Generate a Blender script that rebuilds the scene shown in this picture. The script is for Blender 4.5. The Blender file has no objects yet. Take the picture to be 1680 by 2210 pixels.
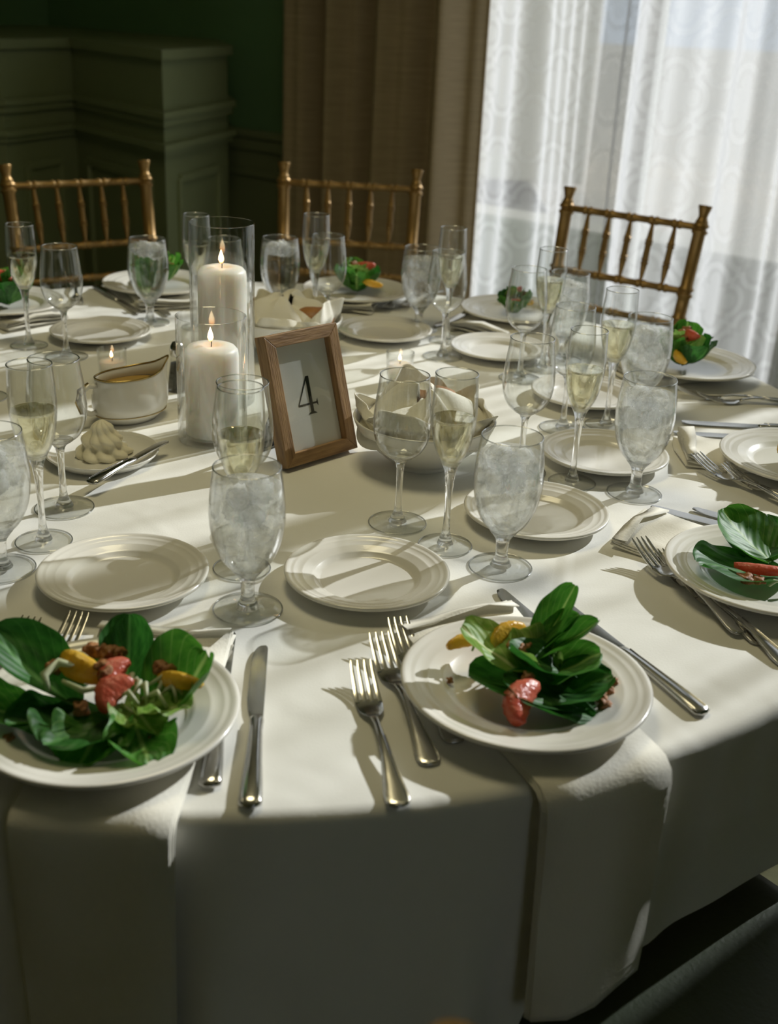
import bpy, bmesh, math, random
from mathutils import Vector, Matrix, noise
random.seed(4)
PI = math.pi
sin, cos, pi = math.sin, math.cos, math.pi
SC = bpy.context.scene
COL = SC.collection

# ------------------------------------------------------------------ camera
TZ = 0.75                                   # height of the table top
cam_d = bpy.data.cameras.new('camera')
cam = bpy.data.objects.new('camera', cam_d); COL.objects.link(cam); SC.camera = cam
pitch, roll = 0.41788, 0.04956
cf = Vector((0, cos(pitch), -sin(pitch))); cu = Vector((0, sin(pitch), cos(pitch))); cr = Vector((1, 0, 0))
r2 = cr*cos(roll) + cu*sin(roll); u2 = cu*cos(roll) - cr*sin(roll)
M = Matrix((r2, u2, -cf)).transposed().to_4x4(); M.translation = Vector((0, 0, TZ + 0.595))
cam.matrix_world = M
cam_d.sensor_fit = 'HORIZONTAL'; cam_d.sensor_width = 42.9; cam_d.lens = 42.9*2487/1680
cam_d.clip_start = 0.02
cam_d.dof.use_dof = True; cam_d.dof.focus_distance = 1.42; cam_d.dof.aperture_fstop = 8.0

# ------------------------------------------------------------------ world, sun, exposure
W = bpy.data.worlds.new('world'); SC.world = W; W.use_nodes = True
bg = W.node_tree.nodes['Background']
bg.inputs[0].default_value = (0.80, 0.89, 1.0, 1); bg.inputs[1].default_value = 0.75
SUN_AZ, SUN_EL = math.radians(41), math.radians(28)
sd = bpy.data.lights.new('sun', 'SUN'); sun = bpy.data.objects.new('sun', sd); COL.objects.link(sun)
sd.energy = 8.8; sd.angle = math.radians(0.8); sd.color = (0.97, 0.985, 1.0)
sv = Vector((cos(SUN_EL)*cos(SUN_AZ), cos(SUN_EL)*sin(SUN_AZ), sin(SUN_EL)))
sun.rotation_euler = sv.to_track_quat('Z', 'Y').to_euler(); sun.location = (4, 5, 5)
SC.view_settings.view_transform = 'Standard'; SC.view_settings.look = 'None'
SC.view_settings.gamma = 1; SC.view_settings.use_curve_mapping = False
SC.view_settings.exposure = 0.0
SC.cycles.use_denoising = True
SC.cycles.max_bounces = 16; SC.cycles.transparent_max_bounces = 40
SC.cycles.transmission_bounces = 12; SC.cycles.glossy_bounces = 6; SC.cycles.diffuse_bounces = 4
SC.cycles.sample_clamp_indirect = 4.0; SC.cycles.blur_glossy = 0.6

# window wall frame: point O, direction WU along the wall, WN outwards
WO = Vector((0.45, 4.0, 0)); WU = Vector((0.8, -0.6, 0)); WN = Vector((0.6, 0.8, 0))
def wp(t, n, z): return WO + WU*t + WN*n + Vector((0, 0, z))

portal_d = bpy.data.lights.new('window_portal', 'AREA'); portal = bpy.data.objects.new('window_portal', portal_d)
COL.objects.link(portal); portal_d.shape = 'RECTANGLE'; portal_d.size = 2.85; portal_d.size_y = 2.48
portal_d.cycles.is_portal = True
pm = Matrix((WU, Vector((0, 0, 1)), WU.cross(Vector((0, 0, 1))))).transposed().to_4x4()
pm.translation = wp(1.01, 0.16, 1.36); portal.matrix_world = pm

# ------------------------------------------------------------------ materials
def mat(name):
    m = bpy.data.materials.new(name); m.use_nodes = True
    nt = m.node_tree; nt.nodes.clear(); out = nt.nodes.new('ShaderNodeOutputMaterial')
    return m, nt, out
def N(nt, kind, **kw):
    n = nt.nodes.new(kind)
    for k, v in kw.items():
        if k in n.inputs: n.inputs[k].default_value = v
        else: setattr(n, k, v)
    return n
def L(nt, a, b): nt.links.new(a, b)
def ramp(nt, fac, stops):
    r = N(nt, 'ShaderNodeValToRGB'); L(nt, fac, r.inputs[0]); e = r.color_ramp.elements
    e[0].position, e[0].color = stops[0][0], (*stops[0][1], 1); e[1].position, e[1].color = stops[-1][0], (*stops[-1][1], 1)
    for p, c in stops[1:-1]:
        x = e.new(p); x.color = (*c, 1)
    return r.outputs[0]
def coords(nt, scale=(1, 1, 1), kind='Object'):
    tc = N(nt, 'ShaderNodeTexCoord'); mp = N(nt, 'ShaderNodeMapping'); mp.inputs['Scale'].default_value = scale
    L(nt, tc.outputs[kind], mp.inputs[0]); return mp.outputs[0]
def pr(name, c1, rough=0.5, metal=0.0, c2=None, nscale=20, stretch=(1, 1, 1), bump=0.0, bscale=None, coat=0, spec=None, sss=0, sheen=0, kind='Object', trans=0, detail=4):
    m, nt, out = mat(name)
    b = N(nt, 'ShaderNodeBsdfPrincipled'); L(nt, b.outputs[0], out.inputs[0])
    b.inputs['Base Color'].default_value = (*c1, 1); b.inputs['Roughness'].default_value = rough; b.inputs['Metallic'].default_value = metal
    if coat: b.inputs['Coat Weight'].default_value = coat; b.inputs['Coat Roughness'].default_value = 0.06
    if spec is not None: b.inputs['Specular IOR Level'].default_value = spec
    if sheen: b.inputs['Sheen Weight'].default_value = sheen
    if sss: b.inputs['Subsurface Weight'].default_value = sss; b.inputs['Subsurface Scale'].default_value = 0.035; b.inputs['Subsurface Radius'].default_value = (1, .8, .6)
    cd = coords(nt, stretch, kind)
    nz = N(nt, 'ShaderNodeTexNoise', Scale=nscale, Detail=detail, Roughness=0.6); L(nt, cd, nz.inputs['Vector'])
    L(nt, ramp(nt, nz.outputs[0], [(0.3, c1), (0.7, c2 or tuple(min(1, x*0.93) for x in c1))]), b.inputs['Base Color'])
    if bump:
        n2 = N(nt, 'ShaderNodeTexNoise', Scale=bscale or nscale*3, Detail=3); L(nt, cd, n2.inputs['Vector'])
        bp = N(nt, 'ShaderNodeBump', Strength=bump, Distance=0.002); L(nt, n2.outputs[0], bp.inputs['Height']); L(nt, bp.outputs[0], b.inputs['Normal'])
    if trans:
        tr = N(nt, 'ShaderNodeBsdfTranslucent'); tr.inputs[0].default_value = (*(c2 or c1), 1)
        mx = N(nt, 'ShaderNodeMixShader'); mx.inputs[0].default_value = trans
        L(nt, b.outputs[0], mx.inputs[1]); L(nt, tr.outputs[0], mx.inputs[2]); L(nt, mx.outputs[0], out.inputs[0])
    return m
def thin_glass(name, tint=(0.985, 0.99, 0.985), power=2.6, base=0.045, rough=0.045):
    m, nt, out = mat(name)
    lw = N(nt, 'ShaderNodeLayerWeight'); lw.inputs[0].default_value = 0.5
    p = N(nt, 'ShaderNodeMath', operation='POWER'); L(nt, lw.outputs['Facing'], p.inputs[0]); p.inputs[1].default_value = power
    mr = N(nt, 'ShaderNodeMapRange'); L(nt, p.outputs[0], mr.inputs[0]); mr.inputs[3].default_value = base; mr.inputs[4].default_value = 0.92
    t = N(nt, 'ShaderNodeBsdfTransparent'); t.inputs[0].default_value = (*tint, 1)
    g = N(nt, 'ShaderNodeBsdfGlossy'); g.inputs['Roughness'].default_value = rough
    mx = N(nt, 'ShaderNodeMixShader'); L(nt, mr.outputs[0], mx.inputs[0]); L(nt, t.outputs[0], mx.inputs[1]); L(nt, g.outputs[0], mx.inputs[2])
    L(nt, mx.outputs[0], out.inputs[0]); return m
def solid_glass(name, color=(1, 1, 1), ior=1.48, clear=0.15, bump=0, bscale=60, rough=0.0, milk=0.0, tcol=None):
    m, nt, out = mat(name)
    g = N(nt, 'ShaderNodeBsdfGlass', IOR=ior, Roughness=rough); g.inputs[0].default_value = (*color, 1)
    t = N(nt, 'ShaderNodeBsdfTransparent'); t.inputs[0].default_value = (*(tcol or color), 1)
    mx = N(nt, 'ShaderNodeMixShader'); mx.inputs[0].default_value = clear
    L(nt, g.outputs[0], mx.inputs[1]); L(nt, t.outputs[0], mx.inputs[2]); res = mx.outputs[0]
    if bump:
        nz = N(nt, 'ShaderNodeTexNoise', Scale=bscale, Detail=3, Distortion=1.2); L(nt, coords(nt, (1, 1, 0.5)), nz.inputs['Vector'])
        bp = N(nt, 'ShaderNodeBump', Strength=bump, Distance=0.002); L(nt, nz.outputs[0], bp.inputs['Height']); L(nt, bp.outputs[0], g.inputs['Normal'])
    if milk:
        d = N(nt, 'ShaderNodeBsdfTranslucent'); d.inputs[0].default_value = (0.98, 0.99, 0.98, 1)
        d2 = N(nt, 'ShaderNodeBsdfDiffuse'); d2.inputs[0].default_value = (0.97, 0.98, 0.97, 1)
        a = N(nt, 'ShaderNodeMixShader'); a.inputs[0].default_value = 0.5; L(nt, d.outputs[0], a.inputs[1]); L(nt, d2.outputs[0], a.inputs[2])
        nz = N(nt, 'ShaderNodeTexNoise', Scale=38, Detail=4, Distortion=1.6); L(nt, coords(nt), nz.inputs['Vector'])
        mr = N(nt, 'ShaderNodeMapRange'); L(nt, nz.outputs[0], mr.inputs[0]); mr.inputs[1].default_value = .42; mr.inputs[2].default_value = .68; mr.inputs[3].default_value = milk*0.25; mr.inputs[4].default_value = min(1, milk*1.6)
        b = N(nt, 'ShaderNodeMixShader'); L(nt, mr.outputs[0], b.inputs[0]); L(nt, res, b.inputs[1]); L(nt, a.outputs[0], b.inputs[2]); res = b.outputs[0]
    L(nt, res, out.inputs[0]); return m

def cloth_mat():
    m, nt, out = mat('tablecloth_cotton')
    b = N(nt, 'ShaderNodeBsdfPrincipled', Roughness=0.75); b.inputs['Sheen Weight'].default_value = 0.15
    cd = coords(nt)
    nz = N(nt, 'ShaderNodeTexNoise', Scale=3, Detail=3); L(nt, cd, nz.inputs['Vector'])
    L(nt, ramp(nt, nz.outputs[0], [(0.3, (0.80, 0.79, 0.72)), (0.7, (0.84, 0.83, 0.77))]), b.inputs['Base Color'])
    n1 = N(nt, 'ShaderNodeTexNoise', Scale=7, Detail=2, Distortion=0.6); L(nt, cd, n1.inputs['Vector'])
    n2 = N(nt, 'ShaderNodeTexNoise', Scale=420, Detail=2); L(nt, cd, n2.inputs['Vector'])
    b1 = N(nt, 'ShaderNodeBump', Strength=0.55, Distance=0.012); L(nt, n1.outputs[0], b1.inputs['Height'])
    b2 = N(nt, 'ShaderNodeBump', Strength=0.25, Distance=0.0006); L(nt, n2.outputs[0], b2.inputs['Height']); L(nt, b1.outputs[0], b2.inputs['Normal'])
    # pressed creases crossing the cloth
    sp = N(nt, 'ShaderNodeSeparateXYZ'); L(nt, cd, sp.inputs[0])
    prev = b2
    for (ax, ay, off) in ((0.985, -0.17, 0.655), (0.17, 0.985, 1.22)):
        ma = N(nt, 'ShaderNodeMath', operation='MULTIPLY'); L(nt, sp.outputs[0], ma.inputs[0]); ma.inputs[1].default_value = ax
        mb_ = N(nt, 'ShaderNodeMath', operation='MULTIPLY_ADD'); L(nt, sp.outputs[1], mb_.inputs[0]); mb_.inputs[1].default_value = ay; L(nt, ma.outputs[0], mb_.inputs[2])
        pp = N(nt, 'ShaderNodeMath', operation='PINGPONG'); L(nt, mb_.outputs[0], pp.inputs[0]); pp.inputs[1].default_value = off
        mr = N(nt, 'ShaderNodeMapRange', interpolation_type='SMOOTHSTEP'); L(nt, pp.outputs[0], mr.inputs[0]); mr.inputs[1].default_value = 0; mr.inputs[2].default_value = 0.012; mr.inputs[3].default_value = 1; mr.inputs[4].default_value = 0
        bb = N(nt, 'ShaderNodeBump', Strength=0.35, Distance=0.003); L(nt, mr.outputs[0], bb.inputs['Height']); L(nt, prev.outputs[0], bb.inputs['Normal']); prev = bb
    L(nt, prev.outputs[0], b.inputs['Normal']); L(nt, b.outputs[0], out.inputs[0]); return m

def sheer_mat():
    m, nt, out = mat('sheer_voile')
    uv = N(nt, 'ShaderNodeUVMap'); uv.uv_map = 'UVMap'
    sp = N(nt, 'ShaderNodeSeparateXYZ'); L(nt, uv.outputs[0], sp.inputs[0])
    def mth(op, a, b=None, c=None):
        n = N(nt, 'ShaderNodeMath', operation=op)
        for i, v in enumerate((a, b, c)):
            if v is None: continue
            if isinstance(v, (int, float)): n.inputs[i].default_value = v
            else: L(nt, v, n.inputs[i])
        return n.outputs[0]
    # trellis of quatrefoils: distance to four lobes inside a repeating cell
    S = 0.28
    def cell(x, off):
        return mth('ABSOLUTE', mth('SUBTRACT', mth('FRACT', mth('ADD', mth('DIVIDE', x, S), off)), 0.5))
    def quat(off):
        x = cell(sp.outputs[0], off); y = cell(sp.outputs[1], off)
        def dist(cx, cy): return mth('SQRT', mth('ADD', mth('POWER', mth('SUBTRACT', x, cx), 2.0), mth('POWER', mth('SUBTRACT', y, cy), 2.0)))
        d = mth('MINIMUM', dist(0.20, 0.0), dist(0.0, 0.20))
        box = mth('SUBTRACT', mth('MAXIMUM', x, y), 0.06)
        return mth('MINIMUM', d, box)
    q = mth('MINIMUM', quat(0.0), quat(0.5))
    band = mth('COMPARE', q, 0.165, 0.03)
    inner = mth('COMPARE', q, 0.0, 0.085)
    pat = mth('MAXIMUM', band, mth('MULTIPLY', inner, 0.6))
    lw = N(nt, 'ShaderNodeLayerWeight'); lw.inputs[0].default_value = 0.5
    co = mth('MAXIMUM', mth('SUBTRACT', 1.0, lw.outputs['Facing']), 0.06)
    # share of light that passes straight through the open weave: less where the cloth is crossed obliquely
    open_ = mth('POWER', mth('SUBTRACT', SHEER_OPEN, mth('MULTIPLY', pat, 0.10)), mth('DIVIDE', 1.0, co))
    tr = N(nt, 'ShaderNodeBsdfTransparent')
    tl = N(nt, 'ShaderNodeBsdfTranslucent'); tl.inputs[0].default_value = (0.64, 0.64, 0.645, 1)
    df = N(nt, 'ShaderNodeBsdfDiffuse'); df.inputs[0].default_value = (0.64, 0.63, 0.61, 1)
    a = N(nt, 'ShaderNodeMixShader'); a.inputs[0].default_value = 0.42; L(nt, tl.outputs[0], a.inputs[1]); L(nt, df.outputs[0], a.inputs[2])
    b = N(nt, 'ShaderNodeMixShader'); L(nt, open_, b.inputs[0]); L(nt, a.outputs[0], b.inputs[1]); L(nt, tr.outputs[0], b.inputs[2])
    L(nt, b.outputs[0], out.inputs[0]); return m
SHEER_OPEN = 0.60

def emit_mat(name, c1, c2, strength):
    m, nt, out = mat(name)
    tc = N(nt, 'ShaderNodeTexCoord'); sp = N(nt, 'ShaderNodeSeparateXYZ'); L(nt, tc.outputs['Generated'], sp.inputs[0])
    e = N(nt, 'ShaderNodeEmission', Strength=strength); L(nt, ramp(nt, sp.outputs[2], [(0.05, c1), (0.55, c2)]), e.inputs[0]); L(nt, e.outputs[0], out.inputs[0]); return m
def leaf_mat(name, dark, light, rib):
    m, nt, out = mat(name)
    uv = N(nt, 'ShaderNodeUVMap'); uv.uv_map = 'UVMap'; sp = N(nt, 'ShaderNodeSeparateXYZ'); L(nt, uv.outputs[0], sp.inputs[0])
    nz = N(nt, 'ShaderNodeTexNoise', Scale=6, Detail=4); L(nt, uv.outputs[0], nz.inputs['Vector'])
    base = ramp(nt, nz.outputs[0], [(0.3, dark), (0.75, light)])
    ab = N(nt, 'ShaderNodeMath', operation='ABSOLUTE'); L(nt, sp.outputs[0], ab.inputs[0])
    # side veins
    vm = N(nt, 'ShaderNodeMath', operation='MULTIPLY_ADD'); L(nt, ab.outputs[0], vm.inputs[0]); vm.inputs[1].default_value = -0.6; L(nt, sp.outputs[1], vm.inputs[2])
    ml = N(nt, 'ShaderNodeMath', operation='MULTIPLY'); L(nt, vm.outputs[0], ml.inputs[0]); ml.inputs[1].default_value = 40
    sn = N(nt, 'ShaderNodeMath', operation='SINE'); L(nt, ml.outputs[0], sn.inputs[0])
    r1 = N(nt, 'ShaderNodeMapRange'); L(nt, sn.outputs[0], r1.inputs[0]); r1.inputs[1].default_value = .93; r1.inputs[2].default_value = 1; r1.inputs[3].default_value = 0; r1.inputs[4].default_value = .35
    r2_ = N(nt, 'ShaderNodeMapRange'); L(nt, ab.outputs[0], r2_.inputs[0]); r2_.inputs[1].default_value = 0.03; r2_.inputs[2].default_value = .10; r2_.inputs[3].default_value = .9; r2_.inputs[4].default_value = 0
    mxm = N(nt, 'ShaderNodeMath', operation='MAXIMUM'); L(nt, r1.outputs[0], mxm.inputs[0]); L(nt, r2_.outputs[0], mxm.inputs[1])
    mc = N(nt, 'ShaderNodeMixRGB'); L(nt, mxm.outputs[0], mc.inputs[0]); L(nt, base, mc.inputs[1]); mc.inputs[2].default_value = (*rib, 1)
    b = N(nt, 'ShaderNodeBsdfPrincipled', Roughness=0.5); L(nt, mc.outputs[0], b.inputs['Base Color'])
    bp = N(nt, 'ShaderNodeBump', Strength=0.18, Distance=0.001); L(nt, sn.outputs[0], bp.inputs['Height']); L(nt, bp.outputs[0], b.inputs['Normal'])
    tl = N(nt, 'ShaderNodeBsdfTranslucent'); L(nt, mc.outputs[0], tl.inputs[0])
    mx = N(nt, 'ShaderNodeMixShader'); mx.inputs[0].default_value = 0.38; L(nt, b.outputs[0], mx.inputs[1]); L(nt, tl.outputs[0], mx.inputs[2])
    L(nt, mx.outputs[0], out.inputs[0]); return m

MT = dict(
    cloth=cloth_mat(), sheer=sheer_mat(),
    napkin=pr('napkin_cotton', (0.80, 0.77, 0.66), 0.8, c2=(0.83, 0.80, 0.70), nscale=8, bump=0.25, bscale=300, sheen=.1),
    china=pr('glazed_china', (0.79, 0.765, 0.69), 0.22, c2=(0.81, 0.785, 0.71), nscale=6, coat=0.4),
    white_china=pr('white_china', (0.82, 0.81, 0.76), 0.2, c2=(0.84, 0.83, 0.79), nscale=6, coat=0.5),
    gold_line=pr('gold_lustre', (0.55, 0.40, 0.14), 0.2, 1.0, nscale=40),
    steel=pr('polished_steel', (0.62, 0.61, 0.58), 0.16, 1.0, c2=(0.55, 0.54, 0.51), nscale=30),
    gold=pr('gold_paint', (0.36, 0.215, 0.065), 0.38, 0.5, c2=(0.29, 0.17, 0.05), nscale=60, stretch=(1, 1, .3), bump=.15),
    bowl=thin_glass('clear_glass_wall', power=3.0, base=.04), vase=thin_glass('clear_cylinder_glass', power=2.4, base=.05),
    stem=solid_glass('clear_glass_stem', clear=0.22), base=thin_glass('clear_glass_foot', power=4.0, base=.035), rim=thin_glass('clear_glass_rim', power=1.0, base=.12),
    water=solid_glass('iced_water', (1, 1, 1), 1.33, 0.7, bump=0.22, bscale=40, milk=0.24),
    clear_water=solid_glass('still_water', (1, 1, 1), 1.33, 0.30, bump=0.08, bscale=30),
    ice=solid_glass('ice', (1, 1, 1), 1.2, 0.65, bump=0.5, bscale=60, milk=0.42),
    wine=solid_glass('sparkling_wine', (0.985, 0.96, 0.82), 1.33, 0.42, tcol=(0.98, 0.955, 0.80)),
    wax=pr('candle_wax', (0.90, 0.88, 0.83), 0.45, c2=(0.86, 0.84, 0.78), nscale=14, sss=0.9),
    wick=pr('wick', (0.02, 0.015, 0.01), 0.9), flame=emit_mat('flame', (1.0, 0.30, 0.05), (1.0, 0.74, 0.42), 9.0),
    wood=pr('walnut_frame', (0.44, 0.27, 0.12), 0.5, c2=(0.17, 0.09, 0.035), nscale=16, stretch=(1, 9, 9), bump=.35, detail=8),
    wood2=pr('walnut_frame_upright', (0.44, 0.27, 0.12), 0.5, c2=(0.17, 0.09, 0.035), nscale=16, stretch=(9, 9, 1), bump=.35, detail=8),
    card=pr('card', (0.90, 0.90, 0.86), 0.7, c2=(0.88, 0.88, 0.84), nscale=200), ink=pr('ink', (0.015, 0.017, 0.014), 0.4),
    black=pr('black_board', (0.02, 0.022, 0.025), 0.6),
    amber=pr('amber_dressing', (0.50, 0.32, 0.07), 0.15, c2=(0.42, 0.26, 0.05), nscale=9, coat=.5),
    butter=pr('whipped_butter', (0.92, 0.86, 0.66), 0.55, c2=(0.88, 0.81, 0.60), nscale=30, bump=.25, bscale=200, sss=.15),
    crust=pr('bread_crust', (0.42, 0.19, 0.05), 0.5, c2=(0.25, 0.10, 0.03), nscale=25, bump=.3),
    pepper=pr('peppercorn_fill', (0.05, 0.05, 0.035), 0.6, c2=(0.12, 0.12, 0.09), nscale=400),
    leaf_d=leaf_mat('dark_lettuce', (0.012, 0.085, 0.010), (0.045, 0.20, 0.025), (0.10, 0.30, 0.06)),
    leaf_m=leaf_mat('green_lettuce', (0.03, 0.17, 0.015), (0.11, 0.34, 0.035), (0.35, 0.55, 0.15)),
    leaf_l=leaf_mat('pale_lettuce', (0.14, 0.33, 0.04), (0.36, 0.52, 0.12), (0.70, 0.75, 0.38)),
    grape=pr('grapefruit_flesh', (0.70, 0.10, 0.055), 0.25, c2=(0.85, 0.27, 0.17), nscale=90, bump=.6, bscale=260, trans=.3),
    orange=pr('orange_flesh', (0.85, 0.47, 0.03), 0.25, c2=(0.90, 0.62, 0.10), nscale=90, bump=.5, bscale=260, trans=.3),
    pith=pr('pith', (0.86, 0.78, 0.62), 0.5), shred=pr('white_endive', (0.80, 0.80, 0.62), 0.4, c2=(0.62, 0.70, 0.38), nscale=40, trans=.3),
    nut=pr('toasted_walnut', (0.27, 0.10, 0.03), 0.6, c2=(0.42, 0.20, 0.075), nscale=120, bump=.8, bscale=200),
    drape=pr('taupe_linen', (0.48, 0.38, 0.23), 0.8, c2=(0.35, 0.275, 0.165), nscale=9, stretch=(1, 1, 26), bump=.2, trans=.10),
    wall=pr('dark_green_paint', (0.16, 0.30, 0.14), 0.6, c2=(0.15, 0.28, 0.13), nscale=5),
    wainscot=pr('olive_panel_paint', (0.25, 0.29, 0.15), 0.5, c2=(0.23, 0.27, 0.14), nscale=5),
    cream=pr('cream_paint', (0.62, 0.57, 0.47), 0.5, c2=(0.58, 0.53, 0.44), nscale=4),
    frame_paint=pr('window_paint', (0.75, 0.74, 0.70), 0.4),
    light_wall=pr('olive_wall_paint', (0.72, 0.62, 0.22), 0.7, c2=(0.66, 0.56, 0.20), nscale=4),
    carpet=pr('dark_carpet', (0.13, 0.125, 0.05), 0.95, c2=(0.10, 0.10, 0.04), nscale=30, bump=.4, bscale=400),
    ceil=pr('ceiling_paint', (0.62, 0.58, 0.36), 0.9), cushion=pr('green_vinyl', (0.075, 0.095, 0.055), 0.45, c2=(0.06, 0.08, 0.045), nscale=12, bump=.25, bscale=160),
    pane=thin_glass('window_glass', base=.05, power=4.5, rough=.01),
    stone=pr('beige_render', (0.74, 0.66, 0.56), 0.9, c2=(0.66, 0.59, 0.50), nscale=2), lawn=pr('pale_paving', (0.22, 0.20, 0.16), 0.9, c2=(0.18, 0.17, 0.14), nscale=1.5),
    table_wood=pr('table_ply', (0.30, 0.20, 0.11), 0.6, c2=(0.22, 0.14, 0.08), nscale=12, stretch=(1, 8, 1)),
)

# ------------------------------------------------------------------ mesh helpers
class MB:
    def __init__(s): s.v = []; s.f = []; s.uv = None
    def add(s, v, f):
        o = len(s.v); s.v += [tuple(p) for p in v]; s.f += [tuple(i + o for i in q) for q in f]; return s
    def box(s, c, d, rot=None):
        v = [Vector(((i & 1) - .5, ((i >> 1) & 1) - .5, ((i >> 2) & 1) - .5)) for i in range(8)]
        v = [Vector((p.x*d[0], p.y*d[1], p.z*d[2])) for p in v]
        if rot is not None: v = [rot @ p for p in v]
        v = [p + Vector(c) for p in v]
        return s.add(v, [(0, 2, 3, 1), (4, 5, 7, 6), (0, 1, 5, 4), (2, 6, 7, 3), (0, 4, 6, 2), (1, 3, 7, 5)])
    def lathe(s, prof, seg=48, origin=(0, 0, 0), ax=None, mod=None):
        """prof: (r, z) list; ax: (point0, point1) maps z 0..1 along it when given"""
        o = Vector(origin); rings = []; v = []; f = []
        if ax:
            a, b = Vector(ax[0]), Vector(ax[1]); d = (b - a); q = d.normalized().to_track_quat('Z', 'Y')
        for (r, z) in prof:
            ring = []
            if r < 1e-7:
                p = Vector((0, 0, z)); ring = [len(v)]; v.append((a + d*z) if ax else p + o)
            else:
                for i in range(seg):
                    t = 2*pi*i/seg; rr = r*(mod(t, z) if mod else 1); p = Vector((rr*cos(t), rr*sin(t), 0))
                    ring.append(len(v)); v.append((a + d*z + q @ p) if ax else Vector((p.x, p.y, z)) + o)
            rings.append(ring)
        for A, B in zip(rings, rings[1:]):
            for i in range(seg):
                j = (i + 1) % seg
                if len(A) == 1 and len(B) == 1: continue
                if len(A) == 1: f.append((A[0], B[j], B[i]))
                elif len(B) == 1: f.append((A[i], A[j], B[0]))
                else: f.append((A[i], A[j], B[j], B[i]))
        return s.add(v, f)
    def loft(s, rings, cap=True, closed=False):
        v = []; f = []; n = len(rings[0])
        for r in rings: v += [tuple(p) for p in r]
        m = len(rings)
        for k in range(m if closed else m - 1):
            for i in range(n):
                j = (i + 1) % n; k2 = (k + 1) % m
                f.append((k*n + i, k*n + j, k2*n + j, k2*n + i))
        if cap and not closed: f.append(tuple(range(n - 1, -1, -1))); f.append(tuple((m - 1)*n + i for i in range(n)))
        return s.add(v, f)
    def tube(s, pts, rad, seg=10, cap=True):
        pts = [Vector(p) for p in pts]; rings = []
        for i, p in enumerate(pts):
            d = (pts[min(i + 1, len(pts) - 1)] - pts[max(i - 1, 0)]).normalized()
            side = d.cross(Vector((0, 0, 1)))
            if side.length < .05: side = d.cross(Vector((0, 1, 0)))
            side.normalize(); up = side.cross(d); r = rad[i] if isinstance(rad, (list, tuple)) else rad
            rings.append([p + side*r*cos(2*pi*k/seg) + up*r*sin(2*pi*k/seg) for k in range(seg)])
        return s.loft(rings, cap)
    def grid(s, fn, nu, nv, wrap=False):
        o = len(s.v); uvs = []
        for j in range(nv + 1):
            for i in range(nu + (0 if wrap else 1)):
                s.v.append(tuple(fn(i/nu, j/nv)))
        w = nu if wrap else nu + 1
        for j in range(nv):
            for i in range(nu):
                i2 = (i + 1) % w
                s.f.append((o + j*w + i, o + j*w + i2, o + (j + 1)*w + i2, o + (j + 1)*w + i))
        return s
def fix_normals(me):
    bm = bmesh.new(); bm.from_mesh(me); bmesh.ops.recalc_face_normals(bm, faces=bm.faces); bm.to_mesh(me); bm.free()
def O(name, mb, m, parent=None, smooth=True, loc=None, rot=None, bevel=0, solid=0, sub=0, uv=None, norm=True, auto=None):
    me = bpy.data.meshes.new(name); me.from_pydata(mb.v, [], mb.f)
    if norm: fix_normals(me)
    me.materials.append(MT[m] if isinstance(m, str) else m)
    if smooth: me.shade_smooth()
    if auto: me.set_sharp_from_angle(angle=math.radians(auto))
    if uv:
        l = me.uv_layers.new(name='UVMap')
        for lp in me.loops: l.data[lp.index].uv = uv[lp.vertex_index]
    o = bpy.data.objects.new(name, me); COL.objects.link(o)
    if parent is not None: o.parent = parent
    if loc is not None: o.location = loc
    if rot is not None: o.rotation_euler = rot
    if solid: md = o.modifiers.new('thickness', 'SOLIDIFY'); md.thickness = solid; md.offset = 0
    if bevel: md = o.modifiers.new('bevel', 'BEVEL'); md.width = bevel; md.segments = 2; md.limit_method = 'ANGLE'
    if sub: md = o.modifiers.new('smooth', 'SUBSURF'); md.levels = md.render_levels = sub
    return o
def tag(o, label, cat, group=None, kind=None):
    o['label'] = label; o['category'] = cat
    if group: o['group'] = group
    if kind: o['kind'] = kind
    return o
def thing(name, label, cat, loc=(0, 0, 0), rz=0, group=None, rot=None):
    o = bpy.data.objects.new(name, None); o.empty_display_size = 0.03; COL.objects.link(o)
    o.location = loc; o.rotation_euler = rot or (0, 0, rz)
    return tag(o, label, cat, group)
def struct(o): o['kind'] = 'structure'; return o
def kids(o): return list(o.children)
def copy_tree(o, parent=None):
    c = o.copy(); COL.objects.link(c)
    if parent is not None: c.parent = parent
    for ch in kids(o): copy_tree(ch, c)
    return c
class Proto:
    """first placement uses the prototype itself, later ones a copy of it and of each part"""
    def __init__(s, make): s.make = make; s.root = None
    def put(s, label, loc, rz=0, group=None, rot=None):
        if s.root is None: s.root = s.make(); r = s.root
        else: r = copy_tree(s.root)
        r.location = loc; r.rotation_euler = rot or (0, 0, rz); r['label'] = label
        if group: r['group'] = group
        return r
TC = Vector((-0.2048, 1.6615, TZ))          # table centre
def pol(a, r, z=0): t = math.radians(a); return TC + Vector((r*cos(t), r*sin(t), z))

# ================================================================== ROOM
T0, T1, DEP, HT = -2.6, 4.2, 7.0, 2.9
def wbox(mb, t0, t1, n0, n1, z0, z1):
    rot = Matrix((WU, WN, Vector((0, 0, 1)))).transposed()
    mb.box(wp((t0 + t1)/2, (n0 + n1)/2, (z0 + z1)/2), (t1 - t0, n1 - n0, z1 - z0), rot)
WIN = ((-0.40, 1.00), (1.10, 2.42)); WZ0, WZ1 = 0.12, 2.60
m = MB(); wbox(m, T0, WIN[0][0], 0, .18, 0, HT); wbox(m, WIN[0][1], WIN[1][0], 0, .18, WZ0, WZ1); wbox(m, WIN[1][1], T1, 0, .18, 0, HT)
wbox(m, WIN[0][0], WIN[1][1], 0, .18, WZ1, HT)
struct(O('wall_back', m, 'wall', smooth=False))
m = MB(); wbox(m, WIN[0][0], WIN[1][1], 0.002, .18, 0, WZ0); struct(O('wall_back_sill', m, 'cream', smooth=False))
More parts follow.
